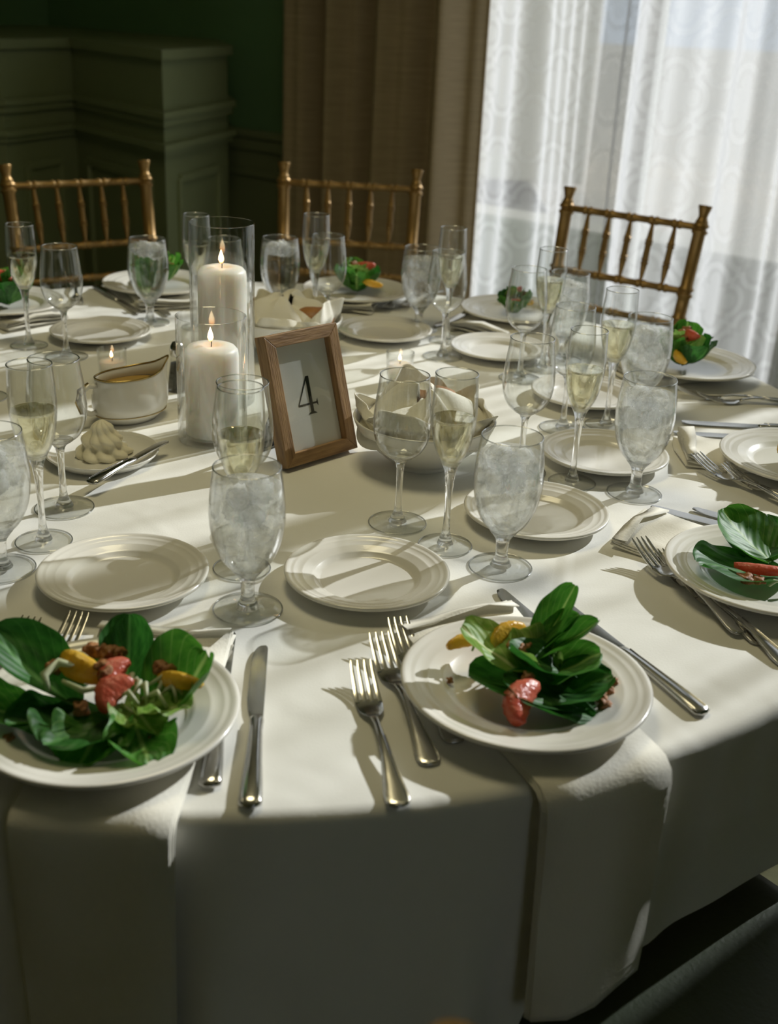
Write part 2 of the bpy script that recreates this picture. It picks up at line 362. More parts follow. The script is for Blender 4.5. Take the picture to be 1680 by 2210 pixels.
m = MB(); wbox(m, T0 - .15, T0, -DEP, .18, 0, HT); struct(O('wall_left', m, 'wall', smooth=False))
m = MB(); FILL_WIN = (-4.9, -3.9)  # right wall with an opening for the added window
for a in ((-DEP, FILL_WIN[0], 0, HT), (FILL_WIN[1], .18, 0, HT), (FILL_WIN[0], FILL_WIN[1], 0, .6), (FILL_WIN[0], FILL_WIN[1], 2.45, HT)): wbox(m, T1, T1 + .15, a[0], a[1], a[2], a[3])
struct(O('wall_right', m, 'wall', smooth=False))
m = MB()
for a in ((FILL_WIN[0], FILL_WIN[0] + .06, .6, 2.45), (FILL_WIN[1] - .06, FILL_WIN[1], .6, 2.45), (FILL_WIN[0], FILL_WIN[1], .6, .67), (FILL_WIN[0], FILL_WIN[1], 2.39, 2.45), (-4.43, -4.37, .6, 2.45)): wbox(m, T1 + .05, T1 + .12, a[0], a[1], a[2], a[3])
fill_win = struct(O('window_3', m, 'frame_paint', smooth=False, bevel=.004))  # unseen window, added to brighten the hanging cloth on the camera side
for a in ((FILL_WIN[0] + .06, -4.43), (-4.37, FILL_WIN[1] - .06)): m = MB(); wbox(m, T1 + .083, T1 + .087, a[0], a[1], .67, 2.39); O('pane', m, 'pane', fill_win, smooth=False)
p3d = bpy.data.lights.new('window_portal', 'AREA'); p3 = bpy.data.objects.new('window_portal', p3d); COL.objects.link(p3); p3d.shape = 'RECTANGLE'; p3d.size = 1.0; p3d.size_y = 1.85; p3d.cycles.is_portal = True
pm3 = Matrix((-WN, Vector((0, 0, 1)), (-WN).cross(Vector((0, 0, 1))))).transposed().to_4x4(); pm3.translation = wp(T1 + .14, -4.4, 1.52); p3.matrix_world = pm3
m = MB(); wbox(m, T0 - .15, T1 + .15, -DEP - .15, -DEP, 0, HT); struct(O('wall_front', m, 'light_wall', smooth=False))
m = MB(); wbox(m, T0 - .15, T1 + .15, -DEP - .15, .18, -.1, 0); struct(O('floor', m, 'carpet', smooth=False))
m = MB(); wbox(m, T0 - .15, T1 + .15, -DEP - .15, .18, HT, HT + .1); struct(O('ceiling', m, 'ceil', smooth=False))
for k, (a, b) in enumerate(WIN):
    m = MB()
    for (x0, x1, z0, z1) in ((a, a + .06, WZ0, WZ1), (b - .06, b, WZ0, WZ1), (a, b, WZ0, WZ0 + .07), (a, b, WZ1 - .06, WZ1)): wbox(m, x0, x1, .05, .13, z0, z1)
    w = struct(O('window_%d' % (k + 1), m, 'frame_paint', smooth=False, bevel=.004))
    c = (a + b)/2; m = MB(); wbox(m, c - .035, c + .035, .06, .12, WZ0 + .07, WZ1 - .06); O('mullion', m, 'frame_paint', w, smooth=False, bevel=.004)
    m = MB(); wbox(m, a + .06, c - .035, .065, .115, 1.62, 1.66); O('glazing_bar', m, 'frame_paint', w, smooth=False)
    m = MB(); wbox(m, c + .035, b - .06, .065, .115, 1.62, 1.66); O('glazing_bar', m, 'frame_paint', w, smooth=False)
    for (x0, x1) in ((a + .06, c - .035), (c + .035, b - .06)):
        m = MB(); wbox(m, x0, x1, .088, .092, WZ0 + .07, WZ1 - .06); O('pane', m, 'pane', w, smooth=False)
    m = MB(); wbox(m, a - .04, b + .04, -.05, .05, WZ0 - .03, WZ0); O('window_sill', m, 'frame_paint', w, smooth=False, bevel=.006)
# chair rail, baseboard and wainscot panels left of the drape
def panel_set(t0, t1, n, z0, z1, name='panel_moulding'):
    g = MB(); w_ = .03
    for (x0, x1, y0, y1) in ((t0, t1, z0, z0 + w_), (t0, t1, z1 - w_, z1), (t0, t0 + w_, z0, z1), (t1 - w_, t1, z0, z1)): wbox(g, x0, x1, n - .014, n, y0, y1)
    return g
m = MB(); wbox(m, T0, -.42, -.012, 0.001, 0, .82); tr = struct(O('trim_1', m, 'wainscot', smooth=False))
m = MB(); wbox(m, T0, -.25, -.045, 0, .82, .85); wbox(m, T0, -.25, -.03, 0, .77, .82); O('chair_rail', m, 'wainscot', tr, smooth=False, bevel=.008)
m = MB(); wbox(m, T0, -.25, -.03, 0, 0, .14); struct(O('baseboard_back', m, 'wainscot', smooth=False, bevel=.006))
for k in range(3): O('panel_moulding', panel_set(-1.02 + k*.0 - k*.66, -.42 - k*.66, -.012, .22, .70), 'wainscot', tr, smooth=False, bevel=.004)
# projecting panelled pier with its stepped mouldings
foot = [(-2.45, 3.95), (-1.36, 4.05), (-1.22, 4.42), (-.79, 3.90), (-.66, 4.42), (-.80, 4.95), (-2.2, 5.9)]
def prism(mb, pts, z0, z1):
    n = len(pts); v = [(x, y, z0) for x, y in pts] + [(x, y, z1) for x, y in pts]
    return mb.add(v, [tuple(range(n))[::-1], tuple(range(n, 2*n))] + [(i, (i + 1) % n, n + (i + 1) % n, n + i) for i in range(n)])
def grow(pts, d):
    out = []; n = len(pts)
    for i in range(n):
        a, b, c = (Vector((*pts[(i + k) % n], 0)) for k in (-1, 0, 1))
        n1 = (b - a).normalized().cross(Vector((0, 0, 1))); n2 = (c - b).normalized().cross(Vector((0, 0, 1)))
        k = (n1 + n2).normalized(); k = k/max(.4, k.dot(n1)); out.append((b.x + k.x*d, b.y + k.y*d))
    return out
pier = struct(O('trim_2', prism(MB(), foot, 0, 1.14), 'wainscot', smooth=False))
def gpoly(d): return grow(foot, d)
O('cap_moulding', prism(MB(), gpoly(.02), 1.14, 1.17), 'wainscot', pier, smooth=False)
O('upper_moulding', prism(prism(MB(), gpoly(.03), .965, .985), gpoly(.018), .94, .965), 'wainscot', pier, smooth=False)
O('lower_moulding', prism(prism(MB(), gpoly(.03), .865, .885), gpoly(.016), .845, .865), 'wainscot', pier, smooth=False)
for a, b in zip(foot[:4], foot[1:5]):
    A, B = Vector((*a, 0)), Vector((*b, 0)); d = (B - A); ln = d.length; d.normalize(); nn = Vector((d.y, -d.x, 0)); rot = Matrix((d, nn, Vector((0, 0, 1)))).transposed()
    mb = MB(); x0, x1, z0, z1 = .1, ln - .1, .2, .76
    for (cx, cz, sx, sz) in (((x0 + x1)/2, z0, x1 - x0, .03), ((x0 + x1)/2, z1, x1 - x0, .03), (x0, (z0 + z1)/2, .03, z1 - z0), (x1, (z0 + z1)/2, .03, z1 - z0)):
        mb.box(A + d*cx + nn*.006 + Vector((0, 0, cz)), (sx, .016, sz), rot)
    O('panel_moulding', mb, 'wainscot', pier, smooth=False, bevel=.004)

# outside
m = MB(); m.box((-2.2, 12.5, 3.2), (7.4, 5, 6.4)); b_ = O('garden_building', m, 'stone', smooth=False, bevel=.02)
tag(b_, 'blurred beige building seen through the sheer curtain left of the gold chair', 'building')
m = MB(); wbox(m, -3, 6, .9, 1.15, -.2, .50); gw = O('garden_wall', m, 'lawn', smooth=False, bevel=.02); tag(gw, 'low beige garden wall outside, seen dimly through the bottom of the sheer curtain', 'wall')
m = MB(); m.box((4, 34, -.25), (90, 60, .1)); struct(O('ground', m, 'lawn', smooth=False))

# ================================================================== CURTAINS
def fold_wave(t, seed, f=1.0):
    return (sin(t*23*f + seed) + .6*sin(t*41*f + 1.7*seed + sin(t*7)) + .35*sin(t*71*f + 2.3*seed))
# sheer panels
def sheer(t0, t1, seed, label, name='sheer_curtain'):
    nu, nv = int((t1 - t0)*190), 10; v = []; uv = []; arc = 0; prev = None; xs = []
    for i in range(nu + 1):
        t = t0 + (t1 - t0)*i/nu
        n = -.075 + .030*fold_wave(t, seed) + .012*sin(t*118 + seed)*max(0, sin(t*9))
        if prev: arc += math.hypot(t - prev[0], n - prev[1])
        prev = (t, n); xs.append((t, n, arc))
    mb = MB()
    for j in range(nv + 1):
        z = .03 + (2.74 - .03)*j/nv; k = 1.12 - .28*j/nv
        for (t, n, a) in xs:
            tt = t + .012*sin(z*2 + t*9); mb.v.append(tuple(wp(tt, -.07 + (n + .07)*k, z))); uv.append((a, z))
    w = nu + 1
    mb.f = [(j*w + i, j*w + i + 1, (j + 1)*w + i + 1, (j + 1)*w + i) for j in range(nv) for i in range(nu)]
    return tag(O(name, mb, 'sheer', uv=uv, norm=False), label, 'curtain')
sheer(-.34, 1.195, 1.0, 'white patterned sheer curtain hanging behind the right gold chair')
sheer(1.20, 2.75, 4.2, 'white patterned sheer curtain panel nearest the right edge of the window')
# lined linen drape
def drape(t0, t1):
    nu, nv = 260, 12; mb = MB()
    cyc = [0, .16, .30, .40, .50, .62, .72, .82, 1.0]
    def fn(u, w):
        t = t0 + (t1 - t0)*u
        # broad rounded pleats, deeper at the right
        n = -.155 + .058*sin(2*pi*(u*4.1 + .12*sin(6*u)) + 1.9) + .018*sin(2*pi*u*11 + 1)
        k = 1.1 - .25*w
        return wp(t + .02*sin(9*u)*(1 - w), -.15 + (n + .15)*k, .02 + 2.74*w)
    mb.grid(fn, nu, nv)
    return O('drape', mb, 'drape', solid=.004)
d_ = drape(-1.04, -.19); tag(d_, 'heavy taupe linen drape hanging in folds left of the sheer curtain', 'curtain')
m = MB(); m.tube([wp(-1.3, -.13, 2.80), wp(3.4, -.13, 2.80)], .016, 12); tag(O('curtain_rod', m, 'black'), 'dark rod high above the window carrying the drape and sheers', 'curtain rod')

# ================================================================== TABLE
t = thing('banquet_table', 'round banquet table hidden beneath the white tablecloth', 'table', (TC.x, TC.y, 0))
O('table_top', MB().lathe([(0, .715), (.92, .715), (.925, .72), (.925, .738), (.92, .742), (0, .742)], 96), 'table_wood', t, auto=30)
for k in range(4):
    a = pi/4 + k*pi/2; m = MB(); m.tube([(.62*cos(a), .62*sin(a), 0), (.55*cos(a), .55*sin(a), .715)], .016, 12); O('leg', m, 'black', t)
HALF, CORN = 1.15, math.radians(-81)
def hem(th):
    d = (th - CORN) % (pi/2); d = min(d, pi/2 - d)           # angle from the nearest corner
    h = HALF/cos(pi/4 - d) - .935
    g = (math.degrees(th) + 180) % 360 - 180               # the cloth is lifted where the pulled-out chair's seat meets it
    k = min(1, max(0, (g + 71.5)/4.5))*min(1, max(0, (-38 - g)/5)); k = k*k*(3 - 2*k)
    return h*(1 - k) + min(h, .225)*k
def cloth():
    mb = MB(); nu = 720; R = .935
    top = [0.02, .2, .45, .7, .85, .91]; 
    rings = [('t', r) for r in top] + [('e', k/6) for k in range(7)] + [('d', k/16) for k in range(1, 17)]
    def fold(th, s):
        a = th*1.0
        f = .5*sin(9*a + .6) + .35*sin(17*a + 1.1) + .25*sin(5*a + 2.0)
        # keep the front panel broad and flat with a deep pleat to each side
        for (c, w, amp) in ((-89.6, 2.0, -1.1), (-86.0, 1.5, .75), (-72.4, 1.6, .55), (-69.0, 2.3, -1.3), (-58.0, 3.0, -.6), (-96, 2.0, -.5)):
            dd = (math.degrees(th) - c + 180) % 360 - 180; f += amp*math.exp(-(dd/w)**2)
        flat = math.exp(-(((math.degrees(th) + 79 + 180) % 360 - 180)/11)**4)
        f = f*(1 - flat*.0) if False else f
        base = .5*sin(9*a + .6) + .35*sin(17*a + 1.1) + .25*sin(5*a + 2.0)
        f -= base*flat*.85
        for c in (-91, -65): dd = (math.degrees(th) - c + 180) % 360 - 180; nw = math.exp(-(dd/4.9)**6); f = f*(1 - nw) - .42*nw
        return f
    mb.v.append((TC.x, TC.y, TZ))
    for kind, k in rings:
        for i in range(nu):
            th = 2*pi*i/nu
            if kind == 't': r, z = k, TZ
            elif kind == 'e': ph = k*pi/2; r, z = R - .012 + .014*sin(ph) + .0005, TZ - .014*(1 - cos(ph))
            else:
                h = hem(th) - .02; s = k*h; amp = .030*min(1, s/.35)**1.1
                r = R + .001 + s*.042 + amp*(fold(th, s) + .4); z = TZ - .014 - s*.985
            mb.v.append((TC.x + r*cos(th), TC.y + r*sin(th), z))
    mb.f += [(0, 1 + i, 1 + (i + 1) % nu) for i in range(nu)]
    for j in range(len(rings) - 1):
        for i in range(nu):
            a = 1 + j*nu + i; b = 1 + j*nu + (i + 1) % nu; mb.f.append((a, b, b + nu, a + nu))
    return mb
tag(O('tablecloth', cloth(), 'cloth', norm=True), 'large white tablecloth draped over the round banquet table', 'tablecloth')

# ================================================================== CHIAVARI CHAIRS
def bamboo(mb, a, b, r, rings, seg=12, top=False):
    prof = [(0, 0), (r*.96, 0)]
    for t_ in sorted(rings):
        w = .006/max(.05, (Vector(b) - Vector(a)).length)
        prof += [(r, t_ - 2.4*w), (r*1.28, t_ - 1.5*w), (r*1.28, t_ - .9*w), (r*.98, t_ - .3*w), (r*.98, t_ + .3*w), (r*1.28, t_ + .9*w), (r*1.28, t_ + 1.5*w), (r, t_ + 2.4*w)]
    prof += [(r*.96, 1), (0, 1)]
    return mb.lathe(prof, seg, ax=(a, b))
def make_chair():
    t = thing('chiavari_chair', '', 'chair', group=None)
    for s in (-1, 1):
        top = Vector((s*.182, -.268, .885)); seat = Vector((s*.172, -.185, .44)); ft = Vector((s*.19, -.235, 0))
        mb = MB(); bamboo(mb, seat, top, .0155, (.27, .47, .63, .97), 16)
        d = (top - seat).normalized()
        mb.lathe([(.0145, 0), (.0158, .12), (.0125, .25), (.0108, .40), (.0125, .58), (.0155, .82), (.0168, .95), (.0160, 1.0), (0, 1.0)], 16, ax=(top - d*.002, top + d*.042))
        O('back_post', mb, 'gold', t, auto=50)
        O('leg', bamboo(MB(), ft, seat, .0155, (.2, .45, .8)), 'gold', t, auto=50)
        O('leg', bamboo(MB(), (s*.195, .195, 0), (s*.188, .185, .43), .0155, (.2, .5, .85)), 'gold', t, auto=50)
    def back(z, x): k = (z - .44)/.445; return Vector((x*(1 if True else 1), -.185 - .083*k, z))
    for z, nr in ((.875, 5), (.722, 5), (.640, 5)):
        w = .172 + .01*(z - .44)/.445
        O('back_rail', bamboo(MB(), back(z, -w), back(z, w), .0088, [(k + 1)/6 for k in range(5)]), 'gold', t, auto=50)
    for k in range(5):
        x = (-.172 + .344*(k + 1)/6)
        prof = [(0, 0), (.0035, 0), (.0075, .22), (.0085, .30), (.0105, .315), (.0105, .335), (.0075, .345), (.0075, .355), (.0105, .365), (.0105, .385), (.0085, .395), (.0078, .62), (.0105, .635), (.0105, .655), (.0075, .665), (.0105, .685), (.0105, .70), (.0085, .71), (.0075, .76), (.004, 1), (0, 1)]
        O('spindle', MB().lathe(prof, 10, ax=(back(.726, x*1.0), back(.870, x*1.03))), 'gold', t, auto=50)
    m = MB(); m.box((0, 0, .436), (.40, .41, .024)); O('seat', m, 'gold', t, smooth=False, bevel=.006)
    def cu(u, v):
        x, y = 2*u - 1, 2*v - 1; e = (1 - abs(x)**5)*(1 - abs(y)**5)
        return (x*.195, y*.2, .449 + .042*max(0, e)**.35)
    mb = MB().grid(cu, 24, 24); mb.box((0, 0, .452), (.385, .395, .008)); O('cushion', mb, 'cushion', t)
    for z in (.14, .22):
        for s in (-1, 1):
            O('stretcher', bamboo(MB(), (s*.191, -.215, z), (s*.193, .193, z), .008, (.3, .7)), 'gold', t, auto=50)
    for y in (.192, -.215): O('stretcher', bamboo(MB(), (-.19, y, .18), (.19, y, .18), .008, (.3, .7)), 'gold', t, auto=50)
    return t
CH = Proto(make_chair)
def chair(mid, face_deg, label):
    a = math.radians(face_deg) - pi/2; o = Vector((0, .268)); o = Vector((o.x*cos(a) - o.y*sin(a), o.x*sin(a) + o.y*cos(a)))
    return CH.put(label, (mid[0] + o.x, mid[1] + o.y, 0), a, 'gold chiavari chairs round the table')
chair((.572, 2.953), 235.5, 'gold chiavari chair standing alone in front of the sheer curtain')
chair((-.152, 3.246), 267.5, 'gold chiavari chair with its back against the dark taupe drape')
chair((-.845, 3.052), 304, 'gold chiavari chair in front of the dark panelled wall at far left')
chair((.528, .580), 126, 'gold chair with green seat cushion pulled out under the lower right table edge')
chair((.035, .185), 180, 'gold chair at the bottom of the photo, only the tip of its back showing')

# ================================================================== ADDED FILL LAMP over the table, out of view, lifts the shaded cloth
lt = thing('added_fill_lamp', 'warm drum lamp added out of view above the table as fill light', 'lamp', (TC.x, TC.y, 2.35))
O('fill_lamp_shade', MB().lathe([(.36, 0), (.362, .002), (.362, .22), (.358, .22), (.358, 0)], 64), 'drape', lt, auto=40)
m = MB(); m.tube([(0, 0, .02), (0, 0, .55)], .008, 10); m.lathe([(0, .14), (.05, .13), (.06, .10), (.05, .07), (0, .06)], 24)
for k in range(3): a = k*2*pi/3; m.tube([(0, 0, .2), (.358*cos(a), .358*sin(a), .2)], .004, 8)
O('stem', m, 'gold', lt)
ld = bpy.data.lights.new('fill_light', 'AREA'); lo = bpy.data.objects.new('fill_light', ld); COL.objects.link(lo); lo.parent = lt
ld.shape = 'DISK'; ld.size = .62; ld.energy = 7.6; ld.color = (1.0, .87, .52); lo.location = (0, 0, .03)

# ================================================================== PLATES
def plate_prof(R, h=.018, well=.60, th=.0035):
    w = R*well
    up = [(0, .0052), (w*.93, .0050), (w, .0060), (w*1.07, .0098), (w*1.12, .0112)]
    rim0, n = w*1.12, 7
    rel = [(.30, .0134), (.33, .0139), (.38, .0137), (.62, .0156), (.66, .0163), (.72, .0160), (.80, .0170), (.88, .0182), (.95, .0184), (1.0, .0172)]
    up += [(rim0 + (R - rim0)*k, z*h/.018) for k, z in rel]
    dn = [(R*.992, h - .0035), (rim0, .0062), (w*.98, .0022), (w*.80, .0), (w*.74, 0), (w*.70, .0018), (0, .0018)]
    return up + dn
def make_plate(name, R, mt='china', cat='plate', prof=None):
    def f():
        t = thing(name, '', cat); O('dish', MB().lathe(prof or plate_prof(R), 96), mt, t, auto=None); return t
    return Proto(f)
BP = make_plate('bread_plate', .092); SP = make_plate('salad_plate', .1165)
CL = .0004
for (x, y, lb) in ((-.285, 1.112, 'small empty cream plate behind the front left salad, left of the iced goblet'), (-.021, 1.140, 'small empty cream plate in front centre, right of the iced goblet'),
                   (.186, 1.336, 'small empty cream plate with glass foot shadow behind the second iced goblet'), (-.547, 2.066, 'small empty cream plate at back left behind the votive candle'),
                   (-.026, 2.172, 'small empty cream plate behind the number frame, in front of the back chair salad'), (.190, 2.086, 'small empty cream plate behind the tall wine glasses near the sheer curtain'),
                   (.305, 1.556, 'small empty cream plate behind the right iced goblet with a bright reflection'), (.318, 1.838, 'small empty cream plate hidden behind the cluster of flutes at right')):
    BP.put(lb, (x, y, TZ + CL), random.random()*6, 'small empty bread plates')
SPOS = [(-92.3, .822, 'front left salad plate in the lower left corner'), (-65.5, .818, 'front right salad plate above the hanging napkin'), (-37, .80, 'salad plate cut by the right edge beside the crossed forks'),
        (-8, .80, 'salad plate at right edge behind the forks with striped shadows'), (26, .815, 'salad plate at far right in front of the sheer curtain'), (57, .82, 'salad plate at back right seen past the wine glass'),
        (82, .80, 'salad plate in front of the middle gold chair'), (112, .83, 'salad plate behind the tall candle cylinder'), (136, .79, 'salad plate at the far left edge')]
for a, r, lb in SPOS: SP.put('cream ' + lb, pol(a, r, .0094), a, 'cream salad plates at each setting')

# ================================================================== NAPKINS
def make_napkin(a, r0, r1, width, drop, seed, label, layers=3):
    """folded napkin lying radially: inner end at r0, running out to the edge and hanging by drop"""
    t = thing('napkin', label, 'napkin', pol(a, 0), math.radians(a), 'folded cream napkins at each setting')
    E_ = .936
    path = []
    def P(s):   # s: arc length from r0
        r = r0 + s
        if r < E_: return (r, 0.0, 0.0)
        q = r - E_
        if q < .022: ph = q/.022*pi/2; return (E_ + .014*sin(ph), -.014*(1 - cos(ph)), ph)
        q -= .022; return (E_ + .014 + .05*q, -.014 - q, pi/2)
    Ltot = (r1 - r0) + (drop if drop else 0)
    n = 60
    for k in range(layers):
        mb = MB(); rings = []
        for i in range(n + 1):
            s = Ltot*i/n - (0 if i else 0); r, z, ph = P(s)
            if i == 0: s = 0
            w = width*(1 - .02*k); off = .0016 + .0023*k
            ring = []
            for (u, v) in ((-1, -1), (-.5, -1), (0, -1), (.5, -1), (1, -1), (1.012, 0), (1, 1), (.5, 1), (0, 1), (-.5, 1), (-1, 1), (-1.012, 0)):
                puff = 0
                e = s/.06
                if e < 1: puff = (.007 + .009*(.5 + .5*sin(u*3.1 + seed*2 + k)))*(1 - e)**2*(k + 1)/layers
                wob = .0012*sin(u*4 + s*30 + seed)*(v > 0)
                hang = .004*sin(u*2.2 + seed)*max(0, -z)/.2*3
                o = off + v*.00105 + puff + (wob if k == layers - 1 else 0)
                inset = .012*k*(1 if i == 0 else 0)
                x = r + sin(ph)*(o + hang) + inset + (.006*sin(u*2 + seed + k) if i == 0 else 0)
                zz = z + cos(ph)*o
                ring.append((x, u*w/2*(1 + .03*sin(seed + s*6)) , zz + .0006))
            rings.append(ring)
        O('fold_layer' if k < layers - 1 else 'top_fold', MB().loft(rings), 'napkin', t)
    return t
NAP = [(-90.9, .655, .942, .130, .25, 1.1, 'cream napkin hanging over the table edge below the front left salad plate'),
       (-65.0, .655, .942, .134, .232, 2.3, 'cream napkin hanging over the table edge below the front right salad plate'),
       (-34, .61, .93, .125, 0, 3.0, 'cream napkin pressed under the right edge salad plate near the crossed forks'),
       (-5, .63, .93, .125, 0, 4.4, 'cream napkin with ruffled end under the plate at the right edge'),
       (27, .68, .93, .12, 0, 5.0, 'cream napkin under the far right plate before the sheer curtain'),
       (57, .655, .93, .13, 0, 6.1, 'cream napkin under the back right plate beside the steel knives'),
       (83, .675, .93, .13, 0, 7.7, 'cream napkin rolled under the plate of the middle gold chair'),
       (112, .675, .93, .13, 0, 8.2, 'cream napkin under the plate behind the candles'),
       (136, .655, .93, .13, 0, 9.4, 'cream napkin under the plate at the far left edge')]
for a in NAP: make_napkin(*a)

# ================================================================== CUTLERY
def xsec(y, hw, z, th, round_=.5, n=10):
    """oval-ish cross-section ring"""
    return [(hw*cos(2*pi*k/n), y, z + th*.5*sin(2*pi*k/n)) for k in range(n)]
def make_fork():
    t = thing('fork', '', 'fork')
    ks = [(-.100, .004, .0018, .002), (-.0985, .0078, .0020, .0028), (-.094, .0104, .0022, .0032), (-.085, .0106, .0030, .0032), (-.065, .0080, .0055, .0030), (-.04, .0052, .0085, .0030), (-.015, .0034, .0105, .0030), (.005, .0030, .0100, .0030), (.018, .0036, .0075, .0028), (.026, .006, .0055, .0024)]
    O('handle', MB().loft([xsec(*k) for k in ks]), 'steel', t)
    # raised bead around the handle end
    mb = MB(); pts = [(k[1]*.86, k[0] + (.0012 if i == 0 else 0), k[2] + k[3]*.42) for i, k in enumerate(ks[1:7])]
    mb.tube([(-p[0], p[1], p[2]) for p in reversed(pts)] + pts, .0007, 6); O('bead', mb, 'steel', t)
    mb = MB(); rings = []
    for (y, hw, z, th) in ((.022, .0045, .0062, .0024), (.028, .0085, .0045, .002), (.035, .0115, .0030, .0019), (.045, .0125, .0028, .0018), (.053, .0125, .0034, .0018)): rings.append(xsec(y, hw, z, th, n=14))
    mb.loft(rings)
    for k in range(4):
        x0 = (-1.5 + k)*.0070; x1 = (-1.5 + k)*.0064; rs = []
        for i in range(9):
            u = i/8; y = .049 + .051*u; z = .0034 + .0145*u**1.5; hw = .0022*(1 - .35*u) if i < 8 else .0006; x = x0 + (x1 - x0)*u
            rs.append([(x + hw*cx, y, z + .0009*cz*(1 if i < 8 else .3)) for cx, cz in ((-1, -.7), (0, -1), (1, -.7), (1, .7), (0, 1), (-1, .7))])
        mb.loft(rs)
    O('tines', mb, 'steel', t, auto=45); return t
def make_knife(L1=.125, L2=.125, w=.0105):
    def f():
        t = thing('knife', '', 'knife')
        ks = [(-L2, .004, .0035, .003), (-L2 + .003, .0094, .0038, .0058), (-L2 + .009, .0098, .0042, .0070), (-L2 + .03, .0092, .0045, .0074), (-L2*.5, .0074, .0045, .0072), (-.02, .0060, .0042, .0066), (-.006, .0066, .0040, .0062), (0, .0062, .0038, .005), (.004, .005, .0034, .003)]
        O('handle', MB().loft([xsec(*k) for k in ks]), 'steel', t)
        mb = MB(); pts = [(k[1]*.72, k[0] + (.001 if i == 0 else 0), k[2] + k[3]*.40) for i, k in enumerate(ks[1:7])]
        mb.tube([(-p[0], p[1], p[2]) for p in reversed(pts)] + pts, .0007, 6); O('bead', mb, 'steel', t)
        mb = MB(); rs = []
        for u in [0, .04, .1, .25, .5, .7, .82, .9, .95, .98, 1.0]:
            y = u*L1; spine = w*.55 if u < .95 else w*.55*(1 - ((u - .95)/.05)**2*.35)
            edge = -w*(.55 + .42*min(1, u*6)) if u < .7 else -w*.97*math.sqrt(max(.0, 1 - ((u - .7)/.31)**2)) + (.0 if u < 1 else 0)
            if u < .04: edge = -w*.5
            edge = min(edge, spine - .001); rs.append([(edge, y, .0032), (edge*.5, y, .0026), (spine, y, .0022), (spine, y, .0042), (edge*.5, y, .0038)])
        mb.loft(rs); O('blade', mb, 'steel', t, auto=35); return t
    return f
FK, KN, BKN = Proto(make_fork), Proto(make_knife()), Proto(make_knife(.078, .092, .0085))
def lay(proto, tip, d, label, ln, group, z=0.0, tilt=0.0, rollx=0.0):
    """tip: world xy of the tip, d: direction from tip to handle end"""
    d = Vector((d[0], d[1], 0)).normalized(); c = Vector((tip[0], tip[1], 0)) + d*ln
    a = math.atan2(-d.y, -d.x) - pi/2
    return proto.put(label, (c.x, c.y, TZ + CL + z), 0, group, rot=(tilt, rollx, a))
GF, GK = 'steel forks laid at the settings', 'steel knives laid at the settings'
lay(FK, (-.020, .948), (.040, -.195), 'outer steel fork nearest the camera, left of the front right salad plate', .1, GF)
lay(FK, (-.004, 1.003), (.056, -.215), 'middle steel fork of the three left of the front right salad plate', .1, GF)
lay(FK, (.014, 1.036), (.061, -.215), 'inner steel fork half under the rim of the front right salad plate', .1, GF)
lay(FK, (-.350, 1.000), (-.028, -.20), 'middle steel fork above the front left salad plate, left of the napkin', .1, GF)
lay(FK, (-.307, 1.014), (-.022, -.20), 'inner steel fork poking out nearest the napkin at front left', .1, GF)
lay(FK, (-.388, .985), (-.02, -.20), 'outer steel fork cut by the left edge of the photo', .1, GF)
lay(FK, (.297, 1.243), (.088, -.205), 'bright steel fork lying furthest left of the right edge pair', .1, GF, z=.006, tilt=.03)
lay(FK, (.322, 1.232), (.082, -.215), 'steel fork lying under its twin beside the right edge salad plate', .1, GF, z=.0, tilt=.0)
lay(FK, (.338, 1.190), (.078, -.205), 'dark steel fork handle tucked below the right edge salad plate', .1, GF)
lay(FK, (.433, 1.549), (.10, -.14), 'steel fork resting on the ruffled napkin at right edge', .1, GF, z=.004, tilt=.02)
lay(FK, (.467, 1.515), (.12, -.15), 'steel fork beside the plate at right edge, tines on the napkin', .1, GF, z=.004, tilt=.02)
lay(FK, (.476, 1.884), (.19, -.02), 'steel fork nearest the goblet below the far right plate', .1, GF)
lay(FK, (.505, 1.855), (.19, .015), 'steel fork running off the right edge below the far right plate', .1, GF)
lay(FK, (-.036, 2.345), (.045, .19), 'first steel fork right of the rolled napkin by the middle chair', .1, GF)
lay(FK, (-.002, 2.365), (.05, .19), 'second steel fork right of the rolled napkin by the middle chair', .1, GF)
lay(FK, (.034, 2.385), (.055, .19), 'third steel fork, closest to the pale goblet by the middle chair', .1, GF)
lay(FK, (-.648, 2.285), (-.06, .19), 'upper steel fork glimpsed behind the far left wine glass', .1, GF)
lay(FK, (-.664, 2.235), (-.09, .17), 'lower steel fork glimpsed behind the far left wine glass', .1, GF)
lay(KN, (-.119, .989), (.020, -.25), 'steel knife lying clear of the plate, right of the front left salad', .125, GK)
lay(KN, (-.154, 1.012), (.019, -.25), 'steel knife partly under the rim of the front left salad plate', .125, GK)
lay(KN, (.186, 1.128), (.117, -.225), 'long steel knife running past the right rim of the front right salad plate', .125, GK)
lay(KN, (.126, 1.135), (.117, -.225), 'steel knife tip showing above the front right salad plate', .125, GK)
lay(KN, (.343, 1.392), (.23, -.13), 'steel knife tip beside the goblet foot under the right edge napkin', .125, GK)
lay(KN, (.398, 1.392), (.22, -.13), 'steel knife tip showing above the right edge salad plate', .125, GK)
lay(KN, (.458, 1.742), (.24, -.005), 'steel knife lying straight above the ruffled napkin at right', .125, GK)
lay(KN, (.434, 1.689), (.24, -.005), 'steel knife mostly hidden under the ruffled napkin at right', .125, GK)
lay(KN, (-.515, 2.243), (-.135, .20), 'dark steel knife left of the back left goblet, lying outermost', .125, GK)
lay(KN, (-.455, 2.238), (-.125, .20), 'dark steel knife behind the foot of the back left goblet', .125, GK)
lay(KN, (.074, 2.262), (.115, .20), 'upper steel knife left of the back right plate', .125, GK)
lay(KN, (.106, 2.232), (.115, .20), 'lower steel knife left of the back right plate', .125, GK)

